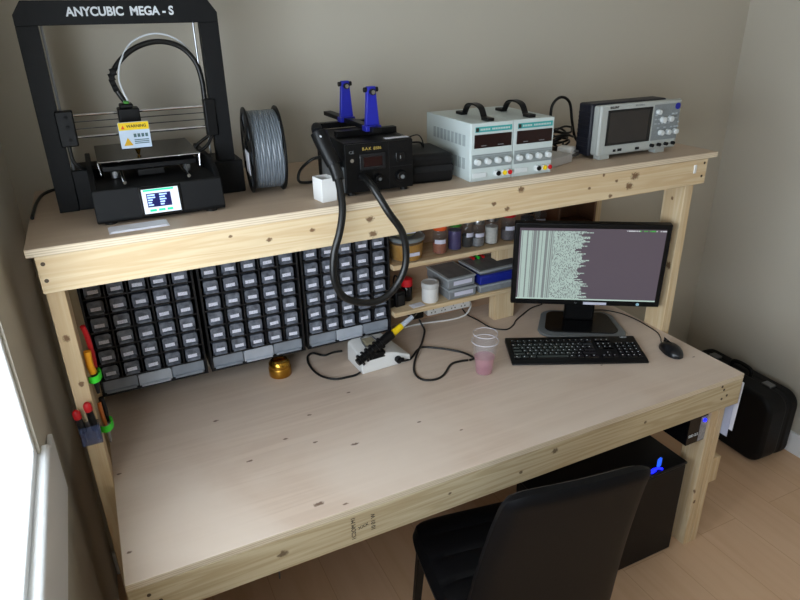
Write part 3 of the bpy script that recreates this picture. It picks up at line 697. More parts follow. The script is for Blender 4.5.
# ------------------------------------------------------------------ items on the small shelves
GS = 'jars on the small upper shelf'
def jar(label, x, y, r, h, content, fill, cap, caph=.018, name='spice_jar', cat='jar', lab=True, clear=None):
    t = thing(name, label, cat, (x, y, UZ), random.uniform(-.4, .2), GS)
    bm = bmesh.new(); lathe(bm, [(r*.9, 0), (r, .004), (r, h*.82), (r*.8, h*.95), (r*.8, h)]); obj('jar_glass', bm, clear or m_jarglass, t, smooth=True)
    bm = bmesh.new(); lathe(bm, [(r*.86, .003), (r*.93, .005), (r*.93, h*fill)]); obj('contents', bm, content, t, smooth=True)
    if cap:
        bm = bmesh.new(); lathe(bm, [(r*.92, h-.002), (r*.95, h), (r*.95, h+caph-.002), (r*.9, h+caph)]); obj('cap', bm, cap, t, smooth=True)
    if lab:
        bm = bmesh.new(); seg = 12
        a0, a1 = -PI/2-.9, -PI/2+.7; v = [[bm.verts.new(((r+.0006)*math.cos(a0+(a1-a0)*i/seg), (r+.0006)*math.sin(a0+(a1-a0)*i/seg), z)) for i in range(seg+1)] for z in (h*.45, h*.62)]
        for i in range(seg): bm.faces.new((v[0][i], v[0][i+1], v[1][i+1], v[1][i]))
        obj('jar_label', bm, m_card, t)
    return t
jar('clear jar of copper-coloured parts with bright orange cap on the small upper shelf', 1.144, -.128, .026, .088, m_rust, .45, m_orange)
jar('clear jar of dark purple parts with green cap on the small upper shelf', 1.210, -.118, .025, .088, m_purple, .8, m_gcap, lab=False)
jar('slim clear jar of dark parts with a white band label right of green-capped jar', 1.263, -.118, .021, .09, mat('dark_parts', (52, 48, 46), .5, noise=.5, nscale=90), .5, m_steel)
jar('clear glass jar with white label and small silvery screws inside', 1.300, -.128, .024, .085, mat('silver_screws', (140, 142, 145), .4, metal=.5, noise=.6, nscale=160), .4, m_steel)
jar('clear glass jar packed with white plastic bits on the small upper shelf', 1.360, -.125, .025, .088, mat('white_bits', (198, 198, 192), .6, noise=.3, nscale=90), .72, m_steel, lab=False)
jar('clear jar of dark mixed parts with red cap beside the monitor corner', 1.438, -.118, .028, .090, m_parts, .45, m_red)
jar('dark jar with a white label showing above the top left of the monitor', 1.525, -.112, .026, .088, mat('black_parts', (30, 28, 28), .5), .8, m_blk)
jar('clear jar with orange cap, rightmost of the jars, above the monitor', 1.590, -.105, .024, .092, m_parts, .5, m_orange)
# two tubs stacked
def tub(label, x, y, z, r, h, content):
    t = thing('round_tub', label, 'tub', (x, y, z), 0, 'round tubs on the small upper shelf')
    bm = bmesh.new(); lathe(bm, [(r*.86, 0), (r*.9, .004), (r, h*.85), (r*1.0, h*.88)], seg=40); obj('tub_wall', bm, m_clear, t, smooth=True)
    bm = bmesh.new(); lathe(bm, [(r*.84, .003), (r*.88, .006), (r*.95, h*.72)], seg=40); obj('contents', bm, content, t, smooth=True)
    bm = bmesh.new(); lathe(bm, [(r*1.04, h*.84), (r*1.06, h*.86), (r*1.06, h*.97), (r*1.0, h), (r*.92, h), (r*.9, h-.003)], seg=40); obj('lid', bm, m_lid, t, smooth=True)
    return t
t = tub('large clear tub of amber gel with lid, bottom of a pair on upper shelf', 1.020, -.116, UZ, .061, .084, m_glue)
bm = bmesh.new(); bx(bm, -.018, .022, -.0572, -.0560, .022, .034); obj('tub_label', bm, m_card, t)
t = tub('shallow round tub with pale label stacked on top of the amber tub', 1.012, -.108, UZ+.0845, .048, .036, mat('olive_gel', (110, 104, 52), .5))
bm = bmesh.new(); bx(bm, -.022, .024, -.049, -.0478, .014, .022); obj('tub_label', bm, m_card, t)
# wooden tray box behind monitor
t = thing('wooden_box', 'open brown wooden box on its side at the right end of the small shelf', 'box', (1.665, -.12, UZ), .0)
bm = bmesh.new(); w, d, h = .185, .11, .10
bx(bm, 0, w, d-.008, d, 0, h); bx(bm, 0, .010, 0, d-.008, 0, h); bx(bm, w-.010, w, 0, d-.008, 0, h); bx(bm, .010, w-.010, 0, d-.008, 0, .008); bx(bm, .010, w-.010, 0, d-.008, h-.008, h)
obj('carcass', bm, m_brown, t, .001)

# lower small shelf
t = thing('black_gadget_box', 'small black plastic device on lower small shelf next to the drawer cabinets', 'gadget', (.968, -.135, LZ), .15)
obj('body', B((0, .040, 0, .05, 0, .058)), m_blk, t, .004)
obj('side_block', B((-.022, 0, .01, .05, 0, .036)), m_blk, t, .003)
obj('front_plate', B((.008, .032, -.002, 0, .008, .045)), m_greycase, t, .001)
bm = bmesh.new(); tube(bm, [(.02, .04, .055), (.01, .03, .085), (.03, .05, .10), (.05, .05, .08)], .003, seg=8); obj('lead', bm, m_rubber, t, smooth=True)
t = thing('red_topped_bottle', 'small dark bottle with red top on the lower small shelf beside white tub', 'bottle', (1.034, -.085, LZ))
bm = bmesh.new(); lathe(bm, [(.018, 0), (.020, .003), (.020, .050), (.016, .056)]); obj('bottle_body', bm, m_blkg, t, smooth=True)
bm = bmesh.new(); lathe(bm, [(.021, .056), (.021, .082), (.018, .084)]); obj('bottle_cap', bm, m_red, t, smooth=True)
o = obj('coin_pile', B((0, .05, 0, .03, 0, .002), (.01, .04, -.004, .02, .002, .004)), m_paper, loc=(1.020, -.165, LZ), rot=(0, 0, .1)); tag(o, 'small pale card lying at the shelf edge before the white tub', 'card')
t = thing('white_tub', 'plain white cylindrical tub with flat lid on the lower small shelf', 'tub', (1.104, -.132, LZ))
bm = bmesh.new(); lathe(bm, [(.027, 0), (.030, .004), (.030, .054)], seg=36); obj('tub_body', bm, m_whitep, t, smooth=True)
bm = bmesh.new(); lathe(bm, [(.031, .054), (.032, .057), (.032, .071), (.030, .074), (.024, .0742), (.023, .0725), (.001, .0725)], seg=36); obj('tub_lid', bm, mat('off_white_lid', (196, 196, 194), .5), t, smooth=True)
def orgbox(label, x, y, z, w, d, h, m, lidm, rz=0, cont=m_parts, labm=True):
    t = thing('parts_organiser', label, 'organiser box', (x, y, z), rz, 'flat organiser boxes on the lower small shelf')
    obj('box_base', B((.003, w-.003, .003, d-.003, 0, h-.007)), m, t, .004)
    obj('box_lid', B((0, w, 0, d, h-.007, h)), lidm, t, .002)
    obj('lid_panel', B((.010, w-.010, .010, d-.010, h, h+.0008)), mat('smoky_panel', (104, 106, 110), .25, noise=.4, nscale=30), t)
    if labm: obj('box_label', B((w*.22, w*.86, .0015, .003, h*.3, h*.68)), m_card, t)
    return t
mo = mat('translucent_grey_box', (132, 136, 140), .35, noise=.25, nscale=40)
mol = mat('translucent_grey_lid', (158, 164, 168), .3, noise=.05)
orgbox('clear grey organiser box under its twin, next to the white tub', 1.160, -.168, LZ, .120, .160, .039, mo, mol)
orgbox('clear grey organiser box on top of its twin, next to the white tub', 1.158, -.165, LZ+.0405, .120, .160, .040, mo, mol, .03)
orgbox('pale grey organiser box at the bottom of the stack with the blue box', 1.292, -.168, LZ, .23, .155, .030, mo, mol, labm=False)
t = orgbox('blue organiser box with grey lid, middle of the stack by the monitor', 1.292, -.168, LZ+.0315, .225, .155, .038, m_blue2, m_blue2, labm=False)
orgbox('thin grey clear-lidded box lying on top of the blue organiser', 1.294, -.160, LZ+.071, .20, .145, .012, mo, mol, .05, labm=False)
for i, (m, l) in enumerate(((m_red, 'left red'), (m_green, 'green'), (m_red, 'right red'))):
    bm = bmesh.new(); x = 1.335+i*.022
    cyl(bm, (x, -.050, LZ+.0925), (x+.003, -.020, LZ+.0925), .0055, seg=12)
    tag(obj('screw_terminal', bm, m), l+' little cap lying on top of the stack with the blue box', 'cap', None)

# power strip and plugs under lower shelf
t = thing('power_strip', 'white multi-socket power strip under the lower small shelf', 'power strip', (1.122, -.080, .778), 0)
obj('strip_body', B((0, .185, 0, .045, 0, .035)), m_whitep, t, .004)
bm = bmesh.new()
for i in range(4):
    x = .024+i*.043; bx(bm, x-.002, x+.002, -.001, .0, .022, .029); bx(bm, x-.010, x-.005, -.001, 0, .010, .014); bx(bm, x+.005, x+.010, -.001, 0, .010, .014)
obj('sockets', bm, m_ink, t)
obj('mounting_batten', B((.01, .175, .045, .0705, .003, .068)), m_whitep, t)
t = thing('black_mains_plug', 'black mains adapter plugged in below the left end of lower shelf', 'plug', (1.060, -.075, .772))
obj('plug_body', B((0, .050, 0, .05, 0, .045)), m_blk, t, .006)
obj('plug_grip', B((-.004, .0, .01, .04, .008, .034)), m_blk, t, .002)
zt = H+.0035
bm = bmesh.new(); tube(bm, [(1.303, -.058, .796), (1.318, -.060, .790), (1.320, -.060, .765), (1.290, -.070, .742), (1.23, -.072, zt), (1.17, -.062, zt), (1.10, -.050, zt), (1.04, -.05, zt), (.97, -.06, zt)], .0035)
tag(obj('white_mains_cable', bm, m_whitep, smooth=True), 'white mains cord hanging from the right end of the power strip', 'cord')

# ------------------------------------------------------------------ soldering iron stand etc on worktop
st = thing('soldering_stand', 'white wedge-shaped soldering station with black iron holder on worktop', 'soldering station', (.768, -.292, H), .05); st.scale = (1.05, 1.05, 1.05)
bm = bmesh.new()
# side profile extruded in y: tall left, low right
V = [(0, 0, 0), (.172, 0, 0), (.172, 0, .026), (.120, 0, .046), (.020, .012, .060), (0, .012, .058), (0, .115, 0), (.150, .115, 0), (.150, .115, .024), (.120, .108, .070), (.015, .108, .075), (0, .108, .068)]
v = [bm.verts.new(p) for p in V]
bm.faces.new(v[:6]); bm.faces.new(v[6:][::-1])
for i in range(6): bm.faces.new((v[i], v[6+i], v[6+(i+1) % 6], v[(i+1) % 6]))
obj('body', bm, m_whitep, st, .004)
bm = bmesh.new()
a = [(.035, .045, .0685), (.042, .095, .0750), (.082, .095, .0735), (.078, .045, .0665)]
tube(bm, a+[a[0]], .0018, seg=6, n=2); obj('sponge_frame', bm, m_steel, st)
bm = bmesh.new(); bx(bm, .042, .078, .050, .092, .062, .0742); obj('sponge', bm, mat('tan_sponge', (150, 142, 118), .9, bump=.5, nscale=200), st, .002)
bm = bmesh.new(); cyl(bm, (.125, -.014, .022), (.125, .002, .022), .011, seg=16); cyl(bm, (.125, -.012, .022), (.140, -.014, .022), .007, seg=12); obj('iron_socket', bm, m_blk, st, .001)
bm = bmesh.new(); p0, p1 = Vector((-.010, .012, .040)), Vector((.122, .030, .100)); dd = (p1-p0).normalized()
cyl(bm, p0, p1, .012, .016, seg=16)
for i in range(6):
    q0 = p0+dd*(.010+i*.017); a_, b_ = frame_of(dd); cyl(bm, q0, q0+dd*.006, .020, .020, seg=14)
bx(bm, .03, .085, .005, .03, .040, .060)
bx(bm, .052, .066, .012, .026, .010, .045)
obj('iron_holder', bm, m_blk, st, .001)
ir = thing('soldering_iron', 'soldering iron with yellow sleeve and grey grip resting in the holder', 'soldering iron', (.770, -.290, H), .05)
def along(t): return p0+dd*t
bm = bmesh.new(); cyl(bm, along(.1455), along(.152), .010, .012, seg=18); cyl(bm, along(.152), along(.196), .012, .011, seg=18); obj('yellow_sleeve', bm, m_yel, ir, .001)
bm = bmesh.new(); cyl(bm, along(.196), along(.246), .0095, .008, seg=18); obj('grip', bm, mat('pale_blue_grey_grip', (176, 184, 196), .4), ir, .001)
bm = bmesh.new(); e = along(.246); tube(bm, [e, e+Vector((.014, .006, .004)), e+Vector((.030, .03, -.012)), e+Vector((.032, .075, -.045)), e+Vector((.034, .12, -.070))], .003); obj('iron_cord', bm, m_rubber, ir, smooth=True)
def flatcord(name, pts, r, label, m=m_rubber):
    bm = bmesh.new(); tube(bm, [(x, y, H+r+.0005 if len(p) == 0 else p[0]) for (x, y, *p) in pts], r)
    return tag(obj(name, bm, m, smooth=True), label, 'cable')
flatcord('soldering_station_cable', [(.762, -.292, H+.012), (.745, -.291, H+.006), (.724, -.289), (.676, -.281), (.640, -.235), (.631, -.16), (.643, -.10), (.668, -.082), (.697, -.115), (.735, -.110), (.765, -.115)], .0038, 'black cord looping out to the left of the white soldering station')
flatcord('looped_cable', [(.893, -.302, H+.022), (.906, -.298, H+.018), (.944, -.280, H+.006), (.968, -.262), (1.000, -.232), (1.030, -.222), (1.075, -.254), (1.110, -.290), (1.135, -.325), (1.143, -.372, H+.006), (1.125, -.376)], .0038, 'black cord from the right side of the soldering station towards the pink cup')
flatcord('adapter_cable', [(1.085, -.080, H+.040), (1.092, -.092, H+.020), (1.090, -.115), (1.040, -.190), (1.005, -.237, H+.0115), (.955, -.300), (.922, -.365), (.925, -.413), (.960, -.432), (1.000, -.420), (1.055, -.372), (1.095, -.368), (1.120, -.374)], .0038, 'black cord looping forward from the mains adapter in front of the soldering station')
flatcord('monitor_cable', [(1.300, -.03, H+.02), (1.305, -.06), (1.315, -.12), (1.325, -.20), (1.365, -.240), (1.41, -.222), (1.443, -.193), (1.50, -.160), (1.56, -.13), (1.62, -.12)], .0025, 'thin black cable winding over the worktop left of the monitor stand')
flatcord('mouse_cable', [(1.775, -.590, H+.014), (1.792, -.573, H+.006), (1.815, -.55), (1.838, -.51), (1.846, -.45), (1.848, -.40), (1.838, -.335), (1.808, -.285), (1.775, -.262), (1.73, -.25)], .0020, 'thin black mouse cord running back along the right edge of the worktop')

# brass tip cleaner
t = thing('brass_tip_cleaner', 'round brass soldering tip cleaner on worktop below the middle cabinet', 'tip cleaner', (.530, -.160, H)); t.scale = (1.2, 1.2, 1.12)
bm = bmesh.new(); lathe(bm, [(.029, 0), (.0305, .002), (.0305, .026), (.029, .028)], seg=40); obj('bowl', bm, m_brassk, t, smooth=True)
bm = bmesh.new(); lathe(bm, [(.029, .028), (.0295, .030), (.0285, .041), (.023, .0475), (.016, .0485), (.0155, .044)], seg=40, cap=False); obj('cap_ring', bm, m_brass, t, smooth=True)
bm = bmesh.new(); random.seed(3)
for i in range(14):
    a = random.uniform(0, 2*PI); r = random.uniform(.003, .012)
    tube(bm, [(r*math.cos(a+j), r*math.sin(a+j), .036+.003*math.sin(j*2+i)) for j in range(6)], .0012, seg=5, n=3)
lathe(bm, [(.018, .030), (.018, .034)], seg=20); obj('brass_wool', bm, m_brass, t)

# plastic cups with pink liquid
t = thing('pink_cup', 'clear plastic cup half full of pink liquid on the worktop', 'cup', (1.128, -.460, H)); t.scale = (1.13, 1.13, 1.12)
bm = bmesh.new(); lathe(bm, [(.024, 0), (.0245, .002), (.030, .050), (.0315, .052), (.037, .102), (.0385, .103), (.0375, .105)], seg=40, cap=False); obj('cup_wall', bm, m_clearw, t, smooth=True)
bm = bmesh.new(); lathe(bm, [(.0228, .003), (.0290, .054)], seg=40); obj('liquid', bm, m_pinkf, t, smooth=True)
bm = bmesh.new(); ring(bm, -.0012, .0012, .0388, .0372, 0, 40); obj('rim', bm, m_rim, t, loc=(0, 0, .105), rot=(0, PI/2, 0))
t = thing('inner_cup', 'second clear plastic cup nested inside the cup of pink liquid', 'cup', (1.128, -.460, H+.060)); t.scale = (1.13, 1.13, 1.12)
bm = bmesh.new(); lathe(bm, [(.0225, 0), (.023, .001), (.0335, .072), (.0352, .073), (.0345, .075)], seg=40, cap=False); obj('cup_wall', bm, m_clearw, t, smooth=True)

bm = bmesh.new(); ring(bm, -.0010, .0010, .0354, .0340, 0, 40); obj('rim', bm, m_rim, t, loc=(0, 0, .075), rot=(0, PI/2, 0))
# ------------------------------------------------------------------ monitor
mt = thing('computer_monitor', 'black widescreen monitor showing a dense white terminal printout', 'monitor', (1.609, -.364, H), -.56)
MW, MH, MZ = .522, .312, .105
def scrmat():
    m, nt, b = newmat('terminal_screen'); L = nt.links
    tc = N(nt, 'ShaderNodeTexCoord'); sp = N(nt, 'ShaderNodeSeparateXYZ'); L.new(tc.outputs['Object'], sp.inputs[0])
    w, h = MW-.035, MH-.040
    def mth(op, a, b_=None, c_=None):
        n = N(nt, 'ShaderNodeMath', operation=op)
        for i, q in enumerate((a, b_, c_)):
            if q is None: continue
            if isinstance(q, (int, float)): n.inputs[i].default_value = q
            else: L.new(q, n.inputs[i])
        return n.outputs[0]
    u = mth('ADD', mth('DIVIDE', sp.outputs['X'], w), .5); v = mth('DIVIDE', sp.outputs['Z'], h)     # 0..1
    row = mth('FLOOR', mth('MULTIPLY', v, 66.)); rf = mth('FRACT', mth('MULTIPLY', v, 66.)); colm = mth('FLOOR', mth('MULTIPLY', u, 210.))
    wr = N(nt, 'ShaderNodeTexWhiteNoise', noise_dimensions='1D'); L.new(row, wr.inputs['W'])
    nrow = N(nt, 'ShaderNodeTexNoise', noise_dimensions='1D'); nrow.inputs['Scale'].default_value = .12; L.new(row, nrow.inputs['W'])
    length = mth('ADD', mth('MULTIPLY', wr.outputs['Value'], .07), mth('ADD', mth('MULTIPLY', nrow.outputs['Fac'], .22), .31))
    inl = mth('LESS_THAN', u, length)
    cv = N(nt, 'ShaderNodeCombineXYZ'); L.new(colm, cv.inputs['X']); L.new(row, cv.inputs['Y'])
    wn = N(nt, 'ShaderNodeTexWhiteNoise', noise_dimensions='2D'); L.new(cv.outputs[0], wn.inputs['Vector'])
    # first columns are the same for every row (dark gaps), later ones random
    wc = N(nt, 'ShaderNodeTexWhiteNoise', noise_dimensions='1D'); L.new(colm, wc.inputs['W'])
    left = mth('LESS_THAN', u, .24)
    cs = mth('GREATER_THAN', wc.outputs['Value'], .42); rs = mth('GREATER_THAN', wn.outputs['Value'], .30)
    on = mth('ADD', mth('MULTIPLY', left, cs), mth('MULTIPLY', mth('SUBTRACT', 1., left), rs))
    on = mth('ADD', mth('MULTIPLY', on, .62), .34)
    rg = mth('GREATER_THAN', rf, .22)
    top = mth('LESS_THAN', v, .965)
    txt = mth('MULTIPLY', mth('MULTIPLY', mth('MULTIPLY', on, inl), mth('ADD', mth('MULTIPLY', rg, .5), .5)), mth('MULTIPLY', top, mth('GREATER_THAN', u, .012)))
    bar = mth('LESS_THAN', v, .018)
    txt = mth('MAXIMUM', txt, bar)
    x = N(nt, 'ShaderNodeMix', data_type='RGBA'); x.inputs[6].default_value = lin((84, 76, 86)); x.inputs[7].default_value = lin((176, 198, 190)); L.new(txt, x.inputs[0])
    # top right status words: white, green, white
    tp = mth('MULTIPLY', mth('GREATER_THAN', v, .972), mth('LESS_THAN', v, .986)); tp = mth('MULTIPLY', tp, mth('MULTIPLY', mth('GREATER_THAN', u, .73), mth('GREATER_THAN', wn.outputs['Value'], .25)))
    g = mth('MULTIPLY', mth('GREATER_THAN', u, .82), mth('LESS_THAN', u, .93))
    gc = N(nt, 'ShaderNodeMix', data_type='RGBA'); gc.inputs[6].default_value = lin((200, 205, 210)); gc.inputs[7].default_value = lin((60, 190, 60)); L.new(g, gc.inputs[0])
    y = N(nt, 'ShaderNodeMix', data_type='RGBA'); L.new(tp, y.inputs[0]); L.new(x.outputs[2], y.inputs[6]); L.new(gc.outputs[2], y.inputs[7])
    L.new(y.outputs[2], b.inputs['Emission Color']); b.inputs['Emission Strength'].default_value = .8
    b.inputs['Base Color'].default_value = lin((16, 14, 16)); b.inputs['Roughness'].default_value = .35
    return m
TL = -.055
pn = obj('bezel', B((-MW/2, MW/2, -.012, .018, 0, MH)), m_blk, mt, .004, loc=(0, 0, MZ), rot=(-TL, 0, 0))
obj('screen', B((-(MW-.035)/2, (MW-.035)/2, -.0128, -.012, 0, MH-.040)), scrmat(), pn, loc=(0, 0, .022))
obj('rear_shell', B((-.17, .17, .018, .050, .05, .26)), m_blk, pn, .012)
obj('sticker', B((-.003, .078, -.0128, -.012, .004, .014)), m_card, pn)
bm = bmesh.new(); cyl(bm, (.186, -.0132, .010), (.186, -.012, .010), .006, seg=16); obj('power_button', bm, mat('pale_button', (150, 190, 205), .4), pn)
text('maker_mark', 'hp', .009, m_grey, pn, (-.03, -.0125, .010), FRONT)
bm = bmesh.new(); bx(bm, -.055, .055, .055, .085, .012, .25); obj('stand_column', bm, m_blk, mt, .008)
def rrect(bm, w, d, r, z0, z1, cy=0, taper=0):
    pts = []
    for sx_, sy_, a0 in ((1, 1, 0), (-1, 1, PI/2), (-1, -1, PI), (1, -1, 3*PI/2)):
        for k in range(7):
            a = a0+k*PI/12; ww = w/2-(taper if sy_ > 0 else 0)
            pts.append((sx_*(ww-r)+r*math.cos(a), cy+sy_*(d/2-r)+r*math.sin(a)))
    prism(bm, pts, 'z', z0, z1)
bm = bmesh.new(); rrect(bm, .315, .225, .055, 0, .010, .035, .02); obj('stand_base', bm, m_grey, mt, .003)
bm = bmesh.new(); rrect(bm, .262, .175, .035, .010, .014, .040, .015); obj('base_top', bm, m_blkg, mt, .0015)

# keyboard
kb = thing('computer_keyboard', 'black full-size keyboard with white key legends in front of the monitor', 'keyboard', (1.232, -.470, H), -.447)
KW, KD = .455, .165
bm = bmesh.new(); prism(bm, [(0, .002), (KD, .002), (KD, .020), (KD-.004, .022), (.012, .012), (0, .008)], 'x', 0, KW); obj('keyboard_body', bm, m_blk, kb, .004)
def kz(y): return .012+(y-.012)*.010/(KD-.016)
key = None; kidx = 0
keys = []
rowsdef = [(.022, [1.25, 1.25, 1.25, 5.6, 1.25, 1.25, 1.25, 1.25]), (.0405, [2.2]+[1]*10+[2.6]), (.059, [1.75]+[1]*11+[2.1]), (.0775, [1.5]+[1]*12+[1.4]), (.096, [1]*13+[2]), (.122, [1]+[1]*13)]
U = .0192
for ry, ws in rowsdef:
    tot = sum(ws); x = .012; sc_k = .283/(tot*U)
    for wv in ws:
        kw = wv*U*sc_k; keys.append((x, ry, kw)); x += kw
    for j in range(3):
        if ry in (.0405,) and j != 1: continue
        if ry == .059: continue
        keys.append((.306+j*.0182, ry, .0182))
    for j in range(4):
        if ry < .11: keys.append((.368+j*.0192, ry, .0192))
km = {}
keys.sort(key=lambda k: -k[2])
for i, (x, y, w_) in enumerate(keys[:100]):
    kk = round(w_, 3)
    if kk not in km:
        bm = bmesh.new()
        b0 = [(0.0006, .0006), (kk-.0006, .0006), (kk-.0006, .0172), (.0006, .0172)]; t0 = [(.0024, .003), (kk-.0024, .003), (kk-.0024, .0156), (.0024, .0156)]
        vb = [bm.verts.new((a, b, 0)) for a, b in b0]; vt = [bm.verts.new((a, b, .0055)) for a, b in t0]
        bm.faces.new(vb[::-1]); bm.faces.new(vt)
        for q_ in range(4): bm.faces.new((vb[q_], vb[(q_+1) % 4], vt[(q_+1) % 4], vt[q_]))
        o = obj('key', bm, m_blkg, kb, loc=(x, y, kz(y)-.0005), rot=(.065, 0, 0)); km[kk] = o
    else:
        o = km[kk].copy(); C.objects.link(o); o.parent = kb; o.location = (x, y, kz(y)-.0005)
bm = bmesh.new()
for (x, y, w_) in keys[100:]: bx(bm, x+.001, x+w_-.001, y+.001, y+.017, kz(y), kz(y)+.005)
if len(keys) > 100:
    o = obj('remaining_keys', bm, m_blkg, kb); o['kind'] = 'stuff'
else: bm.free()
bm = bmesh.new()
for (x, y, w_) in keys:
    if w_ < .03:
        lx, ly = x+w_*.32, y+.0095; bx(bm, lx, lx+random.uniform(.0018, .0035), ly, ly+.003, kz(y)+.0052, kz(y)+.0060)
obj('key_legends', bm, m_letter, kb)
text('maker_print', 'Logitech', .007, m_letter, kb, (.415, KD-.012, .0222), (.065, 0, 0))
# mouse
ms = thing('computer_mouse', 'black two-button mouse at the right edge of the worktop', 'mouse', (1.768, -.640, H), -.30)
bm = bmesh.new(); nx, ny = 14, 22; grid = []
for j in range(ny+1):
    v_ = j/ny; y = -.056+.112*v_; wd = .031*math.sqrt(max(0, 1-abs(2*v_-1)**2.6))*(1-.12*abs(v_-.35))
    hh = .036*(math.sin(PI*min(1, max(0, v_*.93+.04)))**.55)*(1-.28*v_)
    grid.append([bm.verts.new((wd*math.cos(PI*i/nx)*1.0, y, .002+hh*math.sin(PI*i/nx)**.75)) for i in range(nx+1)])
for j in range(ny):
    for i in range(nx): bm.faces.new((grid[j][i], grid[j][i+1], grid[j+1][i+1], grid[j+1][i]))
    bm.faces.new((grid[j][0], grid[j+1][0], grid[j+1][nx], grid[j][nx]))
obj('mouse_shell', bm, mat('satin_black', (18, 20, 24), .28), ms, smooth=True)
bm = bmesh.new(); cyl(bm, (-.003, .028, .024), (.003, .028, .024), .008, seg=16); obj('scroll_wheel', bm, m_rubber, ms)
bm = bmesh.new(); bx(bm, -.0004, .0004, .0, .05, .015, .0335); obj('button_gap', bm, m_dark, ms)

# ------------------------------------------------------------------ hand tools on the left upright
t = thing('tool_cup', 'clear blue plastic tool cup fixed to front of the left upright', 'tool holder', (-.041, -.5072, .888))
bm = bmesh.new(); w, d, h = .044, .028, .050
bx(bm, 0, w, -d, 0, 0, .002); bx(bm, 0, w, -d, -d+.002, .002, h); bx(bm, 0, .002, -d+.002, 0, .002, h); bx(bm, w-.002, w, -d+.002, 0, .002, h); bx(bm, .002, w-.002, -.002, -.0, .002, h)
obj('cup_wall', bm, mat('clear_blue_plastic', (80, 92, 128), .2, alpha=.35), t)
def screwdriver(label, x, y, z, lean, L1=.075, m1=m_red, m2=m_blk):
    t = thing('small_screwdriver', label, 'screwdriver', (x, y, z)); t.rotation_euler = (lean[0], lean[1], 0)
    bm = bmesh.new(); lathe(bm, [(.0075, .03), (.0085, .035), (.0078, L1+.005)], seg=12); obj('grip', bm, m2, t, smooth=True)
    bm = bmesh.new(); lathe(bm, [(.0086, L1+.005), (.0095, L1+.010), (.009, L1+.022), (.005, L1+.027)], seg=14); obj('end_cap', bm, m1, t, smooth=True)
    bm = bmesh.new(); lathe(bm, [(.002, .0), (.002, .03)], seg=8); obj('shaft', bm, m_steel, t)
screwdriver('left of two red-capped screwdrivers in the clear tool cup on the upright', -.031, -.522, .892, (.05, -.08), .066, m_red, m_greycase)
screwdriver('right of two red-capped screwdrivers in the clear tool cup on the upright', -.006, -.522, .892, (.05, -.06), .080)
def clip(label, z, y):
    t = thing('tool_clip', label, 'clip', (.0, y, z))
    bm = bmesh.new(); P = smoothpts([(.0008, -.016, 0), (.010, -.025, .001), (.022, -.023, .003), (.029, -.008, .005), (.027, .010, .005), (.018, .018, .004)], 5)
    rows = []
    for i, p in enumerate(P):
        d = (P[min(i+1, len(P)-1)]-P[max(i-1, 0)]).normalized(); n_ = Vector((d.y, -d.x, 0))*.0009
        rows.append([bm.verts.new(p+n_+Vector((0, 0, -.0085))), bm.verts.new(p+n_+Vector((0, 0, .0085))), bm.verts.new(p-n_+Vector((0, 0, .0085))), bm.verts.new(p-n_+Vector((0, 0, -.0085)))])
    for i in range(len(rows)-1):
        for k in range(4): bm.faces.new((rows[i][k], rows[i][(k+1) % 4], rows[i+1][(k+1) % 4], rows[i+1][k]))
    bm.faces.new(rows[0]); bm.faces.new(rows[-1][::-1])
    obj('clip_band', bm, m_clamp, t, smooth=True); return t
clip('upper bright green tool clip on the inner face of the left upright', 1.030, -.462)
clip('lower bright green tool clip on the inner face of the left upright', .890, -.462)
t = thing('red_handled_cutters', 'pliers with red and yellow handles held in the upper green clip', 'pliers', (.0135, -.462, .982))
bm = bmesh.new(); tube(bm, [(.004, .010, .060), (.006, .016, .10), (.004, .012, .15), (.0, .006, .178)], .0062, seg=10); obj('red_handle', bm, m_red, t, smooth=True)
bm = bmesh.new(); tube(bm, [(.0, -.006, .060), (-.003, -.010, .085), (-.002, -.010, .120)], .0085, seg=10); obj('yellow_handle', bm, mat('amber_grip', (225, 150, 25), .45), t, smooth=True)
bm = bmesh.new(); tube(bm, [(.0, 0, .0), (.0, .0, .035), (.001, .002, .066)], lambda q: .004+.006*q, seg=10); obj('jaws', bm, m_greycase, t, smooth=True)
t = thing('dark_pliers', 'slim pliers with orange and black handles in the lower green clip', 'pliers', (.0135, -.462, .838))
bm = bmesh.new(); tube(bm, [(.002, .006, .055), (.004, .010, .085), (.002, .008, .125)], .0065, seg=10); obj('black_handle', bm, m_blk, t, smooth=True)
bm = bmesh.new(); tube(bm, [(-.001, -.004, .055), (-.003, -.008, .085), (-.004, -.006, .120)], .005, seg=10); obj('orange_handle', bm, mat('dull_orange_grip', (180, 100, 45), .5), t, smooth=True)
bm = bmesh.new(); tube(bm, [(.0, 0, .0), (.0, .0, .03), (.0, .001, .058)], lambda q: .003+.006*q, seg=10); obj('jaws', bm, m_steel, t, smooth=True)

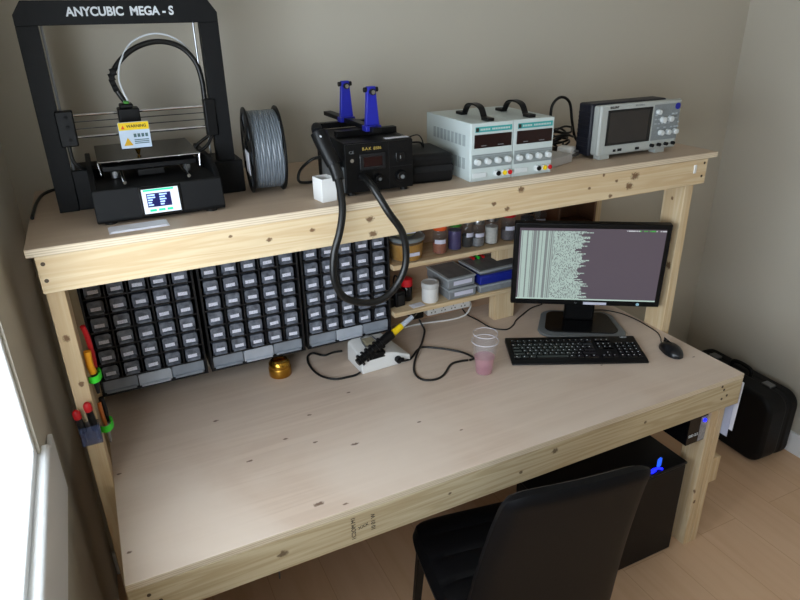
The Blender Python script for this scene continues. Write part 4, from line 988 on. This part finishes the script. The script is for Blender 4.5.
# ------------------------------------------------------------------ chair
ch = thing('dining_chair', 'black faux-leather dining chair with tall tapering back, pulled up to the bench', 'chair', (.912, -.915, 0), -.16)
def cushion(w, d, z0, z1, nx=26, ny=40, grooves=5):
    bm = bmesh.new(); top = []; bot = []
    for j in range(ny+1):
        rt, rb = [], []
        for i in range(nx+1):
            u, v = 2*i/nx-1, 2*j/ny-1
            e = (1-abs(u)**8)*(1-abs(v)**8); wx = w/2*(1-.06*(1 if v < 0 else 0)*abs(v)**2); rr = 1-.035*(abs(u)**6*abs(v)**6)*3
            g = abs(math.sin((v+1)/2*PI*grooves))
            x, y = u*wx*rr, v*d/2*rr
            rt.append(bm.verts.new((x, y, z0+(z1-z0)*(.35+.65*e**.45) - .006*(1-g**.35)*e)))
            rb.append(bm.verts.new((x*.985, y*.985, z0)))
        top.append(rt); bot.append(rb)
    for j in range(ny):
        for i in range(nx):
            bm.faces.new((top[j][i], top[j][i+1], top[j+1][i+1], top[j+1][i])); bm.faces.new((bot[j][i], bot[j+1][i], bot[j+1][i+1], bot[j][i+1]))
    for j in range(ny):
        bm.faces.new((top[j][0], top[j+1][0], bot[j+1][0], bot[j][0])); bm.faces.new((top[j][nx], bot[j][nx], bot[j+1][nx], top[j+1][nx]))
    for i in range(nx):
        bm.faces.new((top[0][i], bot[0][i], bot[0][i+1], top[0][i+1])); bm.faces.new((top[ny][i], top[ny][i+1], bot[ny][i+1], bot[ny][i]))
    return bm
obj('seat', cushion(.43, .42, .405, .465), m_leather, ch, smooth=True)
def backrest():
    bm = bmesh.new(); nx, nz = 20, 40; F = []; K = []
    for j in range(nz+1):
        t_ = j/nz; z = .40+.56*t_
        hw_ = .206-.040*t_**1.3 - (.006 if t_ > .97 else 0)*((t_-.97)/.03)
        yc = -.190-.115*t_+.012*math.sin(PI*t_)
        rf, rk = [], []
        for i in range(nx+1):
            u = 2*i/nx-1; th = .017*(1-abs(u)**8)**.5*(1-max(0, (t_-.94)/.06)**3*.75)+.004
            bow = -.016*(1-u*u)*.6; zz = z-.014*abs(u)**7*max(0, (t_-.85)/.15)
            g = .003*(abs(math.sin(t_*PI*7))**.4)
            rf.append(bm.verts.new((u*hw_, yc+bow+th+g, zz))); rk.append(bm.verts.new((u*hw_, yc+bow-th, zz)))
        F.append(rf); K.append(rk)
    for j in range(nz):
        for i in range(nx):
            bm.faces.new((F[j][i], F[j+1][i], F[j+1][i+1], F[j][i+1])); bm.faces.new((K[j][i], K[j][i+1], K[j+1][i+1], K[j+1][i]))
        bm.faces.new((F[j][0], K[j][0], K[j+1][0], F[j+1][0])); bm.faces.new((F[j][nx], F[j+1][nx], K[j+1][nx], K[j][nx]))
    for i in range(nx):
        bm.faces.new((F[0][i], F[0][i+1], K[0][i+1], K[0][i])); bm.faces.new((F[nz][i], K[nz][i], K[nz][i+1], F[nz][i+1]))
    return bm
obj('backrest', backrest(), m_leather, ch, smooth=True)
for sx_ in (-1, 1):
    for sy_ in (-1, 1):
        bm = bmesh.new(); x0, y0 = sx_*.175, sy_*.175; x1, y1 = sx_*.195, sy_*(.205 if sy_ > 0 else .23)
        a = [(x0-.013, y0-.013), (x0+.013, y0-.013), (x0+.013, y0+.013), (x0-.013, y0+.013)]; b = [(x1-.010, y1-.010), (x1+.010, y1-.010), (x1+.010, y1+.010), (x1-.010, y1+.010)]
        va = [bm.verts.new((*p, .404)) for p in a]; vb = [bm.verts.new((*p, 0)) for p in b]
        bm.faces.new(va); bm.faces.new(vb[::-1])
        for k in range(4): bm.faces.new((va[k], vb[k], vb[(k+1) % 4], va[(k+1) % 4]))
        obj('leg', bm, m_blk, ch, .002)
obj('seat_frame', B((-.185, .185, -.185, .185, .390, .404)), m_blk, ch, .002)

# ------------------------------------------------------------------ computer tower under the bench
tw = thing('computer_tower', 'black computer tower standing on the floor under the bench', 'computer', (1.178, -.806, 0))
obj('case', B((0, .56, 0, .20, .010, .385)), mat('black_satin_steel', (10, 10, 12), .45, spec=.28), tw, .004)
obj('top_cover', B((-.002, .562, -.003, .203, .388, .400)), m_blk, tw, .004)
obj('seam', B((.001, .559, .001, .199, .385, .388)), m_dark, tw)
bm = bmesh.new()
for x in (.04, .52):
    for y in (.03, .17): cyl(bm, (x, y, 0), (x, y, .010), .014)
obj('feet', bm, m_rubber, tw)
obj('top_port', B((.36, .375, .02, .03, .400, .401)), m_dark, tw); obj('top_port', B((.39, .42, .02, .03, .400, .401)), m_dark, tw)
ud = thing('usb_stick', 'glowing blue USB stick standing up in the top of the computer tower', 'usb stick', (1.628, -.786, .4015), .3)
obj('stick_body', B((-.009, .009, -.004, .004, .004, .034)), m_ledc, ud, .001)
obj('usb_connector', B((-.006, .006, -.0025, .0025, 0, .004)), m_steel, ud)
ur = thing('usb_receiver', 'small glowing blue USB receiver at the front edge of the tower', 'usb receiver', (1.594, -.796, .4005), .2)
bm = bmesh.new(); bx(bm, -.016, .010, -.006, .006, 0, .010); o = obj('receiver_body', bm, m_led, ur, .003)
bm = bmesh.new(); tube(bm, [(.008, .0, .006), (.022, -.003, .006), (.034, -.012, .002)], .004, seg=8); obj('lead_stub', bm, m_led, ur, smooth=True)

# black boxed hub on the leg
hb = thing('external_drive', 'black box with white print and blue light fixed inside the right leg', 'hub', (1.7995, -.806, .47))
obj('drive_body', B((-.085, -.0015, .0, .10, 0, .105)), m_blkg, hb, .001)
obj('front_face', B((-.032, -.002, -.0012, 0, .004, .100)), mat('grey_label_face', (150, 148, 150), .6, noise=.8, nscale=90), hb)
text('drive_print', 'SSD 2.5', .014, m_letter, hb, (-.0577, -.0006, .035), FRONT, bold=.0003)
bm = bmesh.new(); cyl(bm, (-.018, -.006, .086), (-.018, -.0012, .086), .006, seg=12); obj('blue_light', bm, m_led, hb)
# papers hanging on the right side of the bench
pp = thing('hanging_papers', 'white papers hanging from the right end of the bench near the front', 'papers', (1.868, -.850, .488))
obj('front_sheet', B((0, .0012, 0, .058, .02, .207)), m_paper, pp, rot=(0, .03, 0), loc=(.004, 0, 0))
obj('back_sheet', B((0, .0012, .012, .066, -.01, .207)), mat('bluish_paper', (176, 182, 205), .8), pp, rot=(0, -.01, 0), loc=(.001, 0, 0))
obj('clip', B((0, .006, .02, .045, .195, .210)), m_steel, pp)

# black hard case by the right wall
hc = thing('black_suitcase', 'black hard-shell instrument case standing on floor beside the right wall', 'case', (2.428, -.640, 0), -.04)
for x0, x1 in ((0, .108), (.112, .175)):
    bm = bmesh.new(); r = .065; pts = []
    for (cy_, cz_, a0) in ((.50-r, .325-r, 0), (r, .325-r, PI/2), (r, .004+r, PI), (.50-r, .004+r, 3*PI/2)):
        for k in range(8):
            a = a0+k*PI/14; pts.append((cy_+r*math.cos(a), cz_+r*math.sin(a)))
    prism(bm, pts, 'x', x0, x1); obj('shell', bm, m_case, hc, .018, seg=4)
bm = bmesh.new(); pts2 = [(.25+(p[0]-.25)*.985, .165+(p[1]-.165)*.985) for p in pts]; prism(bm, pts2, 'x', .1, .12); obj('seam_band', bm, m_dark, hc)
for y in (.11, .39): obj('latch', B((.092, .128, y-.022, y+.022, .318, .332)), m_steel, hc, .003)
bm = bmesh.new(); tube(bm, [(.11, .20, .322), (.11, .205, .350), (.11, .25, .358), (.11, .295, .350), (.11, .30, .322)], .009, seg=10); obj('carry_handle', bm, m_blk, hc, smooth=True)

# thin grey cable under bench (hanging)
bm = bmesh.new(); tube(bm, [(.42, -.30, H-PT-.001), (.425, -.305, .55), (.423, -.305, .35), (.420, -.30, .15), (.418, -.295, .004)], .003)
tag(obj('hanging_cable', bm, m_grey, smooth=True), 'thin grey cable hanging down to the floor under the bench', 'cable')

# ------------------------------------------------------------------ light
wd = D2.worlds.new('sky'); bpy.context.scene.world = wd; wd.use_nodes = True
bg = wd.node_tree.nodes['Background']; bg.inputs['Color'].default_value = (.80, .90, 1, 1); bg.inputs['Strength'].default_value = 9.0
def area(name, loc, rot, sx_, sy_, e, col=(1, 1, 1), portal=False):
    l = D2.lights.new(name, 'AREA'); l.shape = 'RECTANGLE'; l.size = sx_; l.size_y = sy_; l.energy = e; l.color = col
    if portal: l.cycles.is_portal = True
    o = D2.objects.new(name, l); C.objects.link(o); o.location = loc; o.rotation_euler = rot; return o
area('window_portal', (XL-.29, (WY0+WY1)/2, (WZ0+WZ1)/2), (0, -PI/2, 0), WZ1-WZ0, WY1-WY0, 1, portal=True)

# ------------------------------------------------------------------ camera
cam = D2.cameras.new('camera'); co = D2.objects.new('camera', cam); C.objects.link(co)
co.location = (0.1143, -1.975, 1.8053); co.rotation_mode = 'XYZ'; co.rotation_euler = (1.1507, 0.018, -0.4491)
cam.sensor_width = 36; cam.lens = 635.742/800*36; cam.clip_start = .02
sc = bpy.context.scene; sc.camera = co
vs = sc.view_settings; vs.view_transform = 'Standard'; vs.look = 'None'; vs.gamma = 1; vs.exposure = 0.34; vs.use_curve_mapping = False
sc.cycles.transparent_max_bounces = 24; sc.cycles.max_bounces = 10; sc.cycles.diffuse_bounces = 6
